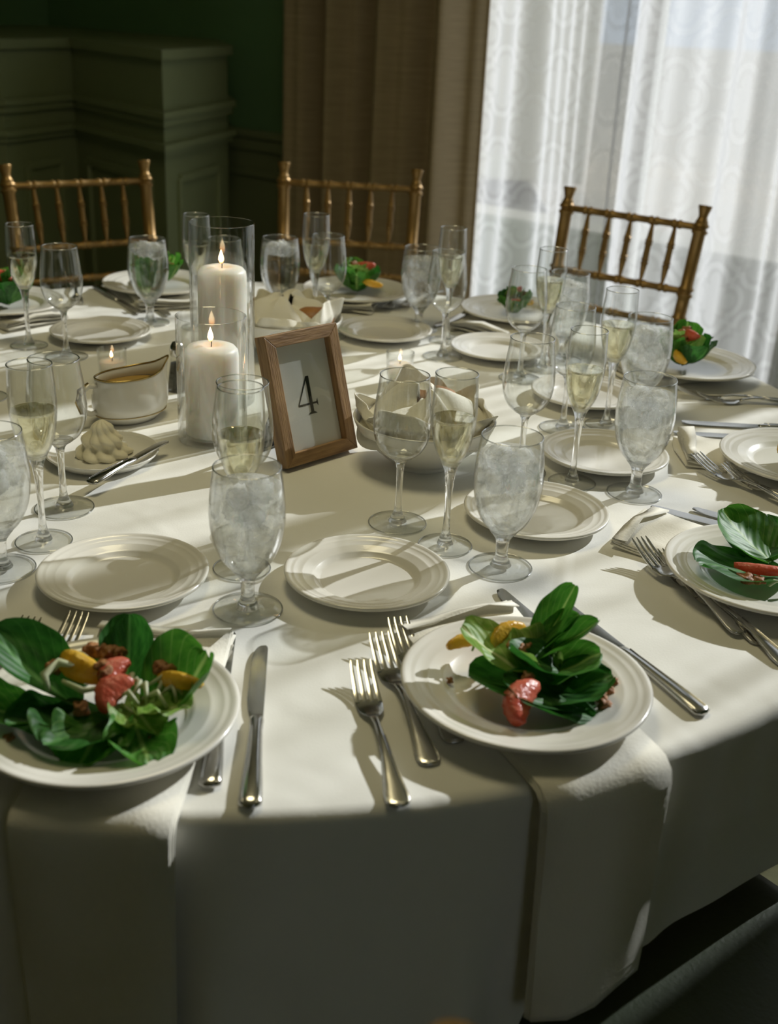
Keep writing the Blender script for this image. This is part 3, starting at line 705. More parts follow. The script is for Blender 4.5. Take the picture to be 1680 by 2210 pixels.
# ================================================================== GLASSES
def shell(outer, th):
    """closed wall from an outer profile (bottom to rim)"""
    inner = []
    for i, (r, z) in enumerate(outer):
        a = outer[max(0, i - 1)]; b = outer[min(len(outer) - 1, i + 1)]; dx, dz = b[0] - a[0], b[1] - a[1]; l = math.hypot(dx, dz) or 1
        inner.append((max(0, r - dz/l*th), z + dx/l*th if r > 1e-6 else z + th))
    inner[-1] = (outer[-1][0] - th, outer[-1][1])
    return outer + [(outer[-1][0] - th*.5, outer[-1][1] + th*.5)] + inner[::-1]
def smoothp(pts, n=5):
    out = []
    for i in range(len(pts) - 1):
        p0, p1, p2, p3 = pts[max(0, i - 1)], pts[i], pts[i + 1], pts[min(len(pts) - 1, i + 2)]
        for k in range(n):
            t = k/n; out.append(tuple(.5*((2*b) + (-a + c)*t + (2*a - 5*b + 4*c - d)*t*t + (-a + 3*b - 3*c + d)*t**3) for a, b, c, d in zip(p0, p1, p2, p3)))
    return out + [pts[-1]]
def fill_prof(bowl, zf, gap=.0014):
    p = [(max(0, r - gap), z + (gap if r < .004 else gap*.5)) for r, z in bowl if z < zf]
    rr = [r for r, z in bowl if z < zf][-1] - gap
    return [(0, p[0][1])] + p[1:] + [(rr, zf - .0005), (rr - .001, zf - .0002), (0, zf - .0004)]
def make_glass(name, cat, bowl, stem, foot_r, fill=None, fm=None, ice=0):
    def f():
        t = thing(name, '', cat)
        bw = smoothp(bowl); O('bowl', MB().lathe(shell(bw, .0009), 64), 'bowl', t)
        O('stem', MB().lathe([(0, stem[0][1])] + smoothp(stem) + [(0, stem[-1][1])], 32), 'stem', t)
        rr_, rz_ = bw[-1]; O('rim', MB().lathe([(rr_ - .0004 + .00075*cos(a_*pi/4), rz_ + .00075*sin(a_*pi/4)) for a_ in range(9)], 64), 'rim', t)
        fr = foot_r; O('foot_edge', MB().lathe([(fr - .0004 + .0009*cos(a_*pi/4), .0012 + .0008*sin(a_*pi/4)) for a_ in range(9)], 64), 'rim', t)
        O('foot', MB().lathe([(0, .0003), (fr*.97, .0003), (fr, .0009), (fr*.98, .0016), (fr*.6, .0024), (fr*.3, .0040), (.008, .0062), (0, .0066)], 64), 'base', t)
        if fill:
            O('water' if fm in ('water', 'clear_water') else 'wine', MB().lathe(fill_prof(bw, fill), 48), fm, t)
        rnd = random.Random(7 + ice)
        for k in range(ice):
            s = .0105 + rnd.random()*.003; a = k*2.4; rr = .0135 if k else .004; z = fill - .006 - (k//3)*.021 - rnd.random()*.006
            if z < .085: rr *= .7
            mb = MB(); bm = bmesh.new(); bmesh.ops.create_cube(bm, size=2*s); bmesh.ops.bevel(bm, geom=bm.edges, offset=s*.35, segments=2, affect='EDGES')
            R_ = Matrix.Rotation(rnd.random()*6, 3, 'X') @ Matrix.Rotation(rnd.random()*6, 3, 'Y')
            vs = [R_ @ (v.co + Vector([noise.noise(v.co*90 + Vector((k, 0, i)))*.0022 for i in range(3)])) + Vector((rr*cos(a), rr*sin(a), z)) for v in bm.verts]
            bm.verts.ensure_lookup_table(); mb.add(vs, [tuple(v.index for v in fc.verts) for fc in bm.faces]); bm.free(); O('ice_cube', mb, 'ice', t)
        return t
    return Proto(f)
gb = [(0, .0425), (.006, .0430), (.015, .0475), (.0255, .0585), (.0335, .075), (.0375, .092), (.0392, .108), (.0388, .124), (.0370, .142), (.0350, .158), (.0345, .162)]
gs = [(.0125, .0035), (.0105, .008), (.0078, .014), (.0072, .022), (.0076, .031), (.0088, .037), (.0125, .0425), (.0165, .0478), (.0150, .0484), (.006, .0446)]
wb = [(0, .0865), (.006, .0868), (.015, .0895), (.025, .0975), (.0322, .111), (.0352, .127), (.0350, .143), (.0332, .162), (.0308, .180), (.0298, .192)]
ws = [(.0115, .0035), (.0085, .010), (.0052, .018), (.0042, .034), (.0042, .060), (.0050, .076), (.0075, .083), (.0115, .0866), (.0165, .0900), (.0150, .0906), (.006, .0884)]
fb = [(0, .1035), (.004, .1038), (.0105, .108), (.0175, .119), (.0225, .135), (.0255, .155), (.0264, .172), (.0258, .190), (.0248, .206), (.0245, .2145)]
fs = [(.0100, .0035), (.0078, .010), (.0048, .020), (.0038, .040), (.0042, .065), (.0055, .085), (.0070, .096), (.0095, .1034), (.0125, .1095), (.0112, .1100), (.005, .1060)]
GOB = make_glass('water_goblet', 'glass', gb, gs, .0368, .1415, 'water', 6)
GOC = make_glass('water_goblet', 'glass', gb, gs, .0368, .150, 'clear_water', 3)
WIN_ = make_glass('wine_glass', 'glass', wb, ws, .0362)
FLU = make_glass('champagne_flute', 'glass', fb, fs, .0325, .163, 'wine')
GG, GW, GL = 'iced water goblets', 'empty stemmed wine glasses', 'champagne flutes half full of pale wine'
for (x, y, p, lb) in (
    (-.144, 1.068, GOB, 'iced water goblet at front centre between the two empty plates'), (.132, 1.197, GOB, 'iced water goblet just above the front right salad, left of the bread plate'),
    (.330, 1.441, GOB, 'iced water goblet on the right, standing before the knife tips'), (-.482, 2.188, GOC, 'water goblet at back left in front of the leftmost chair'),
    (-.238, 2.262, GOC, 'water goblet with ice on top behind the bread basket'), (.040, 2.235, GOB, 'pale iced goblet half hidden behind the back wine glass'),
    (.305, 2.070, GOB, 'iced goblet in the crowd of glasses before the right chair'), (.392, 1.768, GOB, 'large iced goblet beside the far right salad'),
    (-.425, 1.131, GOB, 'iced goblet cut by the left edge of the photo')):
    p.put(lb, (x, y, TZ + CL), x*31, GG)
for (x, y, lb) in ((.011, 1.306, 'empty wine glass in front of the napkin filled bowl'), (-.403, 1.302, 'empty wine glass at left in front of the butter plate'), (.084, 2.052, 'empty wine glass in back, the flute seen through it'),
    (-.575, 1.935, 'empty wine glass at far left before the leftmost chair'), (-.137, 2.150, 'empty wine glass behind the frame with salad seen through it'), (.216, 1.940, 'empty wine glass right of the back plate, green salad seen through it'),
    (.180, 1.500, 'empty wine glass left of the right hand flutes, bowl above the goblet rim'), (.262, 1.690, 'empty wine glass behind the middle flute in the right hand crowd'), (-.173, 1.248, 'empty wine glass behind the front flute, before the candles'),
    (-.318, 2.072, 'empty wine glass seen through the tall candle cylinder'), (-.640, 1.70, 'empty glass at the left edge, only a sliver showing')):
    WIN_.put(lb, (x, y, TZ + CL), x*17, GW)
for (x, y, lb) in ((.069, 1.248, 'champagne flute in front of the bowl, right of the wine glass'), (-.163, 1.161, 'champagne flute directly behind the front centre goblet'), (-.400, 1.205, 'champagne flute at left with amber tint, cut by the edge'),
    (-.166, 2.235, 'champagne flute in front of the middle gold chair'), (.094, 2.164, 'champagne flute against the edge of the taupe drape'), (.262, 2.006, 'champagne flute overlapping the left post of the right chair'),
    (.333, 1.716, 'tall champagne flute below the right chair seat rail'), (.249, 1.469, 'champagne flute right of centre behind the small plate'), (-.658, 1.992, 'champagne flute at far left edge before the leftmost chair'),
    (-.385, 2.170, 'champagne flute half behind the tall candle cylinder')):
    FLU.put(lb, (x, y, TZ + CL), x*11, GL)

# ================================================================== CANDLES
def flame(parent, x, y, z, h=.022, r=.0042):
    m = MB(); m.tube([(x, y, z - .004), (x + .0003, y, z + .004), (x - .0012, y, z + .009)], .0008, 6); O('wick', m, 'wick', parent)
    O('flame', MB().lathe([(0, 0), (r*.6, h*.08), (r, h*.28), (r*.85, h*.5), (r*.4, h*.78), (0, h)], 12, origin=(x - .001, y, z + .005)), 'flame', parent)
def candle(loc, R, H, cr_, ch, label, clabel):
    t = thing('glass_cylinder', label, 'candle holder', loc)
    O('glass_wall', MB().lathe([(0, 0), (R*.97, 0), (R, .002), (R, H), (R - .0012, H + .0008), (R - .0024, H), (R - .0024, .009), (0, .007)], 72), 'vase', t, auto=40)
    c = thing('pillar_candle', clabel, 'candle', (loc[0], loc[1], loc[2] + .0094))
    h = ch - .0094
    O('wax_body', MB().lathe([(0, 0), (cr_, 0), (cr_, .002), (cr_*.995, h*.5), (cr_, h - .016), (cr_*.97, h - .008), (cr_*.86, h - .003), (cr_*.55, h), (cr_*.34, h - .0005), (cr_*.25, h - .003), (0, h - .0035)], 48), 'wax', c)
    flame(c, 0, 0, h - .001, .021)
candle((-.272, 1.745, TZ + CL), .0495, .279, .0375, .214, 'tallest clear glass cylinder holding a lit pillar candle', 'white pillar candle burning inside the tallest glass cylinder')
candle((-.262, 1.575, TZ + CL), .0495, .181, .0385, .140, 'clear glass cylinder in front, holding a lit pillar candle', 'white pillar candle burning inside the front glass cylinder')
candle((-.146, 1.688, TZ + CL), .0480, .125, .0375, .060, 'shortest clear glass cylinder behind the number frame', 'short white pillar candle inside the cylinder behind the frame')
def make_votive():
    t = thing('votive_candle', '', 'candle'); R = .024
    O('votive_glass', MB().lathe([(0, 0), (R*.85, 0), (R*.88, .002), (R, .055), (R - .001, .0556), (R - .002, .055), (R*.86 - .001, .008), (0, .007)], 48), 'vase', t, auto=40)
    O('wax_body', MB().lathe([(0, .0075), (R*.80, .0085), (R*.90, .036), (R*.82, .0345), (0, .034)], 32), 'wax', t)
    flame(t, 0, 0, .035, .012, .0026); return t
VO = Proto(make_votive)
VO.put('small lit votive in clear glass behind the gravy boat', (-.465, 1.815, TZ + CL), 0, 'small votives'); VO.put('small lit votive in clear glass behind the napkin filled bowl', (.006, 1.880, TZ + CL), 1, 'small votives')

# ================================================================== NUMBER FRAME
BLc = Vector((-.140, 1.452, TZ + CL)); u_ = Vector((.695, .719, 0)); n_ = Vector((.719, -.695, 0))
lean = math.radians(17); W_, H_, D_ = .131, .180, .021
fr = thing('table_number_frame', 'walnut picture frame showing the number 4, leaning back at the centre', 'picture frame')
up_ = Vector((0, 0, 1))*cos(lean) - n_*sin(lean); nf = u_.cross(up_)   # face normal
Mf = Matrix((u_, -nf, up_)).transposed().to_4x4(); Mf.translation = BLc + Vector((0, 0, .0064)); fr.matrix_world = Mf
bw_ = .0175
def rail(pts, z0, z1):  # mitred bar from front outline points (x, z)
    return MB().add([(x, z0, z) for x, z in pts] + [(x, z1, z) for x, z in pts], [(0, 1, 2, 3), (7, 6, 5, 4)] + [(i, (i + 1) % 4, 4 + (i + 1) % 4, 4 + i) for i in range(4)])
O('bottom_rail', rail([(0, 0), (W_, 0), (W_ - bw_, bw_), (bw_, bw_)], 0, D_), 'wood', fr, smooth=False, bevel=.0008)
O('top_rail', rail([(0, H_), (bw_, H_ - bw_), (W_ - bw_, H_ - bw_), (W_, H_)], 0, D_), 'wood', fr, smooth=False, bevel=.0008)
O('side_rail', rail([(0, 0), (bw_, bw_), (bw_, H_ - bw_), (0, H_)], 0, D_), 'wood2', fr, smooth=False, bevel=.0008)
O('side_rail', rail([(W_, 0), (W_, H_), (W_ - bw_, H_ - bw_), (W_ - bw_, bw_)], 0, D_), 'wood2', fr, smooth=False, bevel=.0008)
O('card', MB().box((W_/2, .0125, H_/2), (W_ - 2*bw_ + .004, .001, H_ - 2*bw_ + .004)), 'card', fr, smooth=False)
O('glass_pane', MB().box((W_/2, .0102, H_/2), (W_ - 2*bw_ + .002, .0008, H_ - 2*bw_ + .002)), 'pane', fr, smooth=False)
O('back_board', MB().box((W_/2, .017, H_/2), (W_ - 2*bw_ + .006, .004, H_ - 2*bw_ + .006)), 'black', fr, smooth=False)
# the figure 4, a high contrast serif numeral
def poly(pts, y0=.0116, y1=.0120):
    n = len(pts); return [(x, y0, z) for x, z in pts] + [(x, y1, z) for x, z in pts], [tuple(range(n)), tuple(range(2*n - 1, n - 1, -1))] + [(i, (i + 1) % n, n + (i + 1) % n, n + i) for i in range(n)]
nm = MB(); s4 = .039; cx4, cz4 = W_/2, H_/2 - .001
def q4(l): return [(cx4 + (x - .47)*s4, cz4 + (z - .5)*s4*1.36) for x, z in l]
for l in ([(.52, 1.0), (.66, 1.0), (.66, .06), (.52, .06)], [(.50, .06), (.68, .06), (.80, .0), (.38, .0)],
          [(.52, 1.0), (.60, 1.0), (.045, .30), (.0, .30)], [(.0, .30), (.0, .25), (.90, .25), (.90, .30)], [(.84, .25), (.90, .18), (.90, .38), (.84, .30)]):
    nm.add(*poly(q4(l)))
O('numeral', nm, 'ink', fr, smooth=False)
m = MB(); m.add([(.035, .021, .115), (.096, .021, .115), (.110, .088, .0215), (.021, .088, .0215), (.035, .024, .115), (.096, .024, .115), (.110, .091, .0235), (.021, .091, .0235)],
      [(0, 1, 2, 3), (7, 6, 5, 4), (0, 4, 5, 1), (1, 5, 6, 2), (2, 6, 7, 3), (3, 7, 4, 0)]); O('easel_leg', m, 'black', fr, smooth=False)

# ================================================================== GRAVY BOAT
gbt = thing('gravy_boat', 'white gravy boat with gold bands holding amber dressing, left of the candles', 'gravy boat', (-.396, 1.640, TZ + CL), math.radians(44))
def boat_ring(a, b, z0, ins=0, spout=0, lift=0):
    r = []
    for k in range(64):
        th = 2*pi*k/64; s = math.exp(-(min(th, 2*pi - th)/.30)**2); e = math.exp(-((th - pi)/.5)**2)
        x = (a - ins)*cos(th) + spout*.62*s; y = (b - ins)*sin(th)*(1 - .25*s*(spout > .01)); z = z0 + lift*.52*(s*.75 + .55*max(0, cos(th))**2 + .12*e)
        r.append((x, y, z))
    return r
rs = [boat_ring(*k) for k in ((.030, .022, .0006), (.040, .028, .0), (.044, .031, .004), (.056, .040, .014, 0, .0), (.060, .043, .026, 0, .004, .002), (.060, .042, .042, 0, .008, .008), (.056, .037, .056, 0, .014, .016), (.055, .034, .066, 0, .020, .024), (.056, .034, .069, 0, .022, .025),
      (.0535, .0315, .068, 0, .021, .025), (.053, .033, .056, 0, .013, .016), (.056, .039, .042, 0, .007, .008), (.055, .039, .026, 0, .002, .001), (.040, .028, .010, 0, 0, 0))]
O('body', MB().loft(rs), 'china', gbt)
rim = boat_ring(.055, .033, .070, 0, .022, .025); 
def closed_tube(pts, r, seg=8):
    pts = [Vector(p) for p in pts]; n = len(pts); rings = []
    for i in range(n):
        d = (pts[(i + 1) % n] - pts[i - 1]).normalized(); sd_ = d.cross(Vector((0, 0, 1))).normalized(); up = sd_.cross(d)
        rings.append([pts[i] + sd_*r*cos(2*pi*k/seg) + up*r*sin(2*pi*k/seg) for k in range(seg)])
    return MB().loft(rings, closed=True)
o = O('gold_rim', closed_tube(rim, .0012), 'gold_line', gbt); o['label'] = 'gold lustre line around the rim'
o = O('gold_band', closed_tube(boat_ring(.0568, .0406, .0145, 0, 0, 0), .0007), 'gold_line', gbt); o['label'] = 'thin gold line near the foot'
O('dressing', MB().add([(0, 0, .0555)] + [(x*.955, y*.95, .0553) for x, y, z in boat_ring(.0545, .0355, 0, 0, .010)], [(0, 1 + i, 1 + (i + 1) % 64) for i in range(64)]), 'amber', gbt)
m = MB(); m.tube([(-.054, 0, .060), (-.068, 0, .063), (-.081, 0, .056), (-.085, 0, .042), (-.079, 0, .026), (-.066, 0, .020), (-.056, 0, .021)], [.004, .0042, .0048, .005, .0046, .004, .004], 12); O('handle', m, 'china', gbt)
m = MB(); m.tube([(-.068, 0, .0675), (-.0845, 0, .0595), (-.0895, 0, .042), (-.0825, 0, .0235)], .0018, 8); o = O('gold_stripe', m, 'gold_line', gbt)

# ================================================================== BUTTER PLATE, ROSETTE, KNIFE
cp = [(0, .0045), (.052, .0045), (.064, .0065), (.0725, .0115), (.0755, .0150), (.0768, .0146), (.0760, .0125), (.068, .0040), (.052, .0005), (.040, 0), (0, .0008)]
BU = make_plate('butter_plate', .0768, 'white_china', 'plate', cp); BU.put('small white coupe plate holding a piped butter rosette at left', (-.397, 1.470, TZ + CL), 0)
def rosette():
    mb = MB(); n = 120; rows = []
    for j in range(61):
        s = j/60; z = .050*s; R = .034*(1 - s)**.62*(1 + .10*sin(s*pi*5.2)) + .0004
        rows.append([((R*(1 + .17*abs(sin(4.5*(2*pi*k/n) + s*7)) - .06 + .04*sin(3*2*pi*k/n + s*9)))*cos(2*pi*k/n), (R*(1 + .17*abs(sin(4.5*(2*pi*k/n) + s*7)) - .06 + .04*sin(3*2*pi*k/n + s*9)))*sin(2*pi*k/n), z) for k in range(n)])
    return mb.loft(rows)
tag(O('butter_rosette', rosette(), 'butter', loc=(-.398, 1.478, TZ + .0052)), 'pale yellow piped butter rosette on the small white plate', 'butter')
BKN.put('short butter knife resting across the rim of the butter plate', (-.345, 1.430, TZ + .0150), 0, None, rot=(.02, 0, math.atan2(.137, .059) - pi/2))

# pepper shaker
ps = thing('pepper_shaker', 'glass pepper shaker with steel cap standing left of the front candle', 'shaker', (-.352, 1.785, TZ + CL))
O('glass_body', MB().lathe([(0, 0), (.017, 0), (.019, .003), (.018, .010), (.0145, .030), (.0115, .050), (.0105, .058), (0, .058)], 10), 'vase', ps, smooth=False)
O('pepper_fill', MB().lathe([(0, .003), (.0165, .004), (.0135, .028), (.0108, .046), (0, .047)], 24), 'pepper', ps)
O('cap', MB().lathe([(.0105, .058), (.0118, .059), (.0118, .068), (.011, .074), (.0075, .080), (0, .0825)], 32), 'steel', ps)

# ================================================================== BREAD BOWLS
def bread_bowl(loc, rz, lb, lbn, rolls, seed, peak, h0=.062):
    R = .099; b = thing('serving_bowl', lb, 'bowl', loc, 0, 'white bowls of bread')
    pr_ = smoothp([(0, .004), (.034, .004), (.036, 0), (.041, 0), (.043, .005), (.058, .016), (.080, .036), (.094, .055), (.0995, .068)], 4)
    O('bowl_wall', MB().lathe(shell(pr_, .0028)[0:], 72), 'white_china', b)
    nk = thing('bread_napkin', lbn, 'napkin', (loc[0], loc[1], loc[2]), rz)
    def sheet(a0, wid, hgt, out, sd):
        def fn(u, v):
            a = a0 + (u - .5)*wid*(1 - .25*v); fold = .006*sin(u*9 + sd) + .004*sin(u*17 + 2*sd)
            r = .035 + (.088 - .035)*min(1, v*2.2) + max(0, v - .45)*out*2 - max(0, v - .55)*.03
            tri = 1 - abs(2*u - 1)**2.6
            z = .018 + .05*min(1, v*2.2)**1.5 + max(0, v - .4)*(hgt*1.15)*(.35 + .65*tri) + fold*.6*v
            r += fold*(.3 + v)
            r *= 1 - .12*max(0, v - .6)*sin(u*5 + sd)
            lim = 0.093 if z < .066 else 9
            return (min(r, lim)*cos(a), min(r, lim)*sin(a), z)
        return MB().grid(fn, 28, 18)
    for k in range(5): O('cloth_fold', sheet(k*2*pi/5, 1.75, peak*(1.0 if k % 2 else .55) + .01*sin(seed + k), .010, seed + k), 'napkin', nk, solid=.0012)
    def lid(u, v):      # the cloth folded in over the rolls
        a = 2*pi*u; r = .012 + .078*v; d = noise.noise(Vector((cos(a)*1.6 + seed, sin(a)*1.6, v*1.4)))
        z = .050 + peak*.95*cos(v*pi/2)**.8*(1 + .5*d) + .010*sin(3*a + seed)*v + .006*sin(5*a + 2*seed)*sin(pi*v)
        if -.35 < ((a - 2.6 + pi) % (2*pi)) - pi < .55: z -= .010*sin(pi*min(1, max(0, v)))
        return (r*cos(a)*(1 + .10*sin(2*a + seed)), r*sin(a), z)
    O('cloth_cover', MB().grid(lid, 72, 16, wrap=True), 'napkin', nk, solid=.0012)
    for k, (x, y, z, l2) in enumerate(rolls):
        mb = MB().lathe([(0, -.5), (.022, -.45), (.036, -.2), (.038, .1), (.030, .38), (.015, .5), (0, .52)], 24); mb.v = [(p[0], p[1]*.9, p[2]*.048) for p in mb.v]
        tag(O('bread_roll', mb, 'crust', loc=(loc[0] + x, loc[1] + y, loc[2] + z)), l2, 'bread')
bread_bowl((.043, 1.515, TZ + CL), .5, 'white china bowl lined with a napkin, right of the number frame', 'cream napkin gathered inside the bowl right of the frame',
           [(.012, .030, .078, 'brown bread roll peeping from the napkin behind the flute')], 1.3, .052)
bread_bowl((-.200, 2.026, TZ + CL), 2.2, 'white china bowl of bread behind the candles', 'cream napkin folded over the bread behind the candles',
           [(.048, -.012, .066, 'golden brown bread roll peeping out behind the candles')], 3.1, .060)

# ================================================================== SALADS
def leaf_obj(parent, m, pos, length, width, yaw, pitch_, curl=.6, cup=.5, ruffle=.12, seed=0.0, rollz=0.0, nu=18, nv=22):
    mb = MB(); uv = []
    def fn(u, v):
        x = (2*u - 1); shape = max(0.012, sin(pi*(.035 + .955*v)**1.22))**.52
        w = width*.5*shape
        X = x*w; ang = curl*v; y = length*(sin(ang)/curl if abs(curl) > .05 else v); z = length*((1 - cos(ang))/curl if abs(curl) > .05 else 0)
        z += cup*w*x*x*.9 + ruffle*width*(abs(x)**2.5)*(sin(v*10 + seed*3 + x*2)*.6 + .25*sin(v*21 + seed))
        z += .07*width*noise.noise(Vector((x*2 + seed, v*3, seed)))
        X *= 1 + ruffle*.35*sin(v*19 + seed)*abs(x); uv.append((x, v)); return Vector((X, y, z))
    mb.grid(fn, nu, nv)
    R_ = Matrix.Rotation(yaw, 3, 'Z') @ Matrix.Rotation(pitch_, 3, 'X') @ Matrix.Rotation(rollz, 3, 'Y')
    mb.v = [tuple(R_ @ Vector(p) + Vector(pos)) for p in mb.v]
    return O('lettuce_leaf', mb, m, parent, uv=uv, norm=False, solid=0)
def segment(parent, m, name, pos, ln, rad, yaw, tilt=0.0, rollx=0.0):
    rings = []; n = 14
    for i in range(15):
        s = i/14; k = sin(pi*(.05 + .90*s))**.42; c = -1.2*rad*(1 - (2*s - 1)**2)
        ring = []
        for j in range(n):
            a = 2*pi*j/n; px = rad*k*cos(a)*(.62 if cos(a) < 0 else .75); pz = rad*k*sin(a)*(.62 - .22*cos(a))
            px += .06*rad*sin(s*30 + a*3)
            ring.append(Vector((px + c*.35, (s - .5)*ln, pz)))
        rings.append(ring)
    R_ = Matrix.Rotation(yaw, 3, 'Z') @ Matrix.Rotation(tilt, 3, 'X') @ Matrix.Rotation(rollx, 3, 'Y')
    rings = [[R_ @ p + Vector(pos) for p in r] for r in rings]
    return O(name, MB().loft(rings), m, parent)
def nut_mesh(r, seed):
    bm = bmesh.new(); bmesh.ops.create_icosphere(bm, subdivisions=3, radius=r)
    for v in bm.verts: v.co *= 1 + .75*noise.noise(v.co*(1.5/r) + Vector((seed, 0, 0)))
    for v in bm.verts: v.co.z *= .75
    mb = MB(); bm.verts.ensure_lookup_table(); mb.add([v.co for v in bm.verts], [tuple(v.index for v in f.verts) for f in bm.faces]); bm.free(); return mb
NUTM = [nut_mesh(.0065, k*3.1) for k in range(4)]
def nut(parent, pos, s=1.0, k=0):
    mb = MB(); src = NUTM[k % 4]; mb.v = [(p[0]*s + pos[0], p[1]*s + pos[1], p[2]*s + pos[2]) for p in src.v]; mb.f = list(src.f); return O('walnut_piece', mb, 'nut', parent)
def shred(parent, pts, w=.0022):
    m = MB(); m.tube(pts, [w*.6] + [w]*(len(pts) - 2) + [w*.5], 8); return O('endive_shred', m, 'shred', parent)
def rel(px): return px
# --- front right salad (plate local: x right, y away from the camera)
sp2 = pol(-65.5, .818, .0094 + .0052)
s2 = thing('salad', 'salad of dark lettuce, orange and a grapefruit wedge on the front right plate', 'salad', sp2)
D = math.radians
leaf_obj(s2, 'leaf_d', (.062, -.026, .003), .120, .080, D(86), D(4), .25, .35, .04, 1.0)
leaf_obj(s2, 'leaf_d', (.058, -.050, .004), .090, .060, D(78), D(6), .4, .35, .04, 2.0)
leaf_obj(s2, 'leaf_d', (.004, -.030, .006), .078, .070, D(-78), D(8), .3, .35, .04, 3.0)
leaf_obj(s2, 'leaf_m', (.002, -.002, .012), .072, .064, D(-84), D(10), .45, .35, .04, 4.0)
leaf_obj(s2, 'leaf_d', (.052, .004, .012), .080, .050, D(96), D(12), .5, .5, .06, 4.5)
leaf_obj(s2, 'leaf_l', (.014, -.008, .014), .090, .060, D(68), D(10), .5, .6, .10, 5.0)
leaf_obj(s2, 'leaf_l', (.030, .004, .018), .055, .050, D(60), D(14), .3, .6, .12, 6.0)
leaf_obj(s2, 'leaf_m', (-.004, .014, .018), .085, .034, D(-72), D(16), .35, .8, .06, 7.0)
leaf_obj(s2, 'leaf_m', (.004, .022, .020), .085, .034, D(-44), D(28), .5, .9, .04, 8.0)
leaf_obj(s2, 'leaf_m', (.000, .020, .020), .070, .028, D(-58), D(20), .3, .9, .08, 9.0)
segment(s2, 'grape', 'grapefruit_segment', (-.006, -.054, .020), .050, .019, D(-22), D(14))
segment(s2, 'grape', 'grapefruit_segment', (-.026, .046, .028), .034, .013, D(70))
segment(s2, 'orange', 'orange_segment', (-.054, .030, .028), .042, .010, D(-68), 0, .6)
segment(s2, 'orange', 'orange_segment', (-.016, .034, .036), .042, .013, D(-50), D(8), .5)
for k in range(7): shred(s2, [(-.050 + .010*k, .020 + .004*(k % 3), .026), (-.046 + .010*k, .030 + .004*(k % 2), .033), (-.040 + .010*k, .040, .028)], .0018)
for k, p in enumerate([(-.012, .016, .036), (-.006, .010, .036), (.000, .018, .035), (-.002, -.026, .030)]): nut(s2, p, .9, k)
# --- front left salad
sp1 = pol(-92.3, .822, .0094 + .0052)
s1 = thing('salad', 'salad with upright lettuce, orange, walnuts and grapefruit on the front left plate', 'salad', sp1)
leaf_obj(s1, 'leaf_d', (-.022, -.004, .012), .105, .066, D(66), D(14), .45, .8, .03, 11.)
leaf_obj(s1, 'leaf_m', (-.050, -.022, .008), .070, .060, D(88), D(6), .3, .4, .06, 12.)
leaf_obj(s1, 'leaf_d', (-.030, .018, .012), .058, .028, D(-44), D(18), .3, .9, .04, 13.)
leaf_obj(s1, 'leaf_d', (.014, .016, .012), .072, .048, D(4), D(40), .5, .7, .04, 14.)
leaf_obj(s1, 'leaf_m', (.040, -.014, .004), .080, .078, D(-48), D(12), .9, 1.0, .03, 15.)
leaf_obj(s1, 'leaf_d', (.010, .000, .004), .085, .085, D(150), D(5), .2, .3, .06, 16.)
leaf_obj(s1, 'leaf_m', (.010, -.016, .008), .068, .070, D(168), D(8), -.5, .5, .14, 17.)
leaf_obj(s1, 'leaf_m', (.030, -.022, .010), .062, .060, D(204), D(8), -.4, .5, .16, 18.)
leaf_obj(s1, 'leaf_l', (.030, -.008, .018), .055, .055, D(250), D(8), .2, .6, .18, 19.)
leaf_obj(s1, 'leaf_l', (.016, -.002, .016), .058, .050, D(222), D(6), -.2, .5, .16, 20.)
leaf_obj(s1, 'leaf_d', (-.016, -.010, .006), .066, .066, D(120), D(4), .2, .3, .06, 21.)
segment(s1, 'orange', 'orange_segment', (-.022, .022, .034), .050, .019, D(60), D(5), .6)
segment(s1, 'orange', 'orange_segment', (.064, .008, .034), .050, .012, D(58), D(-14), .6)
segment(s1, 'grape', 'grapefruit_segment', (.010, .008, .037), .034, .016, D(-14), D(20))
segment(s1, 'grape', 'grapefruit_segment', (.014, -.014, .032), .036, .018, D(-30), D(22))
for k, p in enumerate([(-.018, .036, .054), (-.010, .032, .056), (-.002, .030, .056), (.004, .036, .053), (-.002, .012, .052), (.002, .004, .050), (.044, .026, .044), (.050, .024, .044), (-.048, .024, .040), (-.014, -.022, .026)]): nut(s1, (p[0], p[1], p[2]*.82), 1.1, k)
rs_ = random.Random(3)
for k in range(11):
    x, y, a = .022 + .040*rs_.random(), -.014 + .026*rs_.random(), rs_.random()*pi; l = .010 + .006*rs_.random()
    shred(s1, [(x - l*cos(a), y - l*sin(a), .026), (x, y, .034 + .005*rs_.random()), (x + l*cos(a + .7), y + l*sin(a + .7), .027)], .0024)
shred(s1, [(-.044, -.012, .030), (-.050, -.002, .040), (-.040, .010, .046), (-.024, .008, .044)], .0040); shred(s1, [(-.034, -.004, .036), (-.014, -.014, .034), (.004, -.010, .036)], .003)
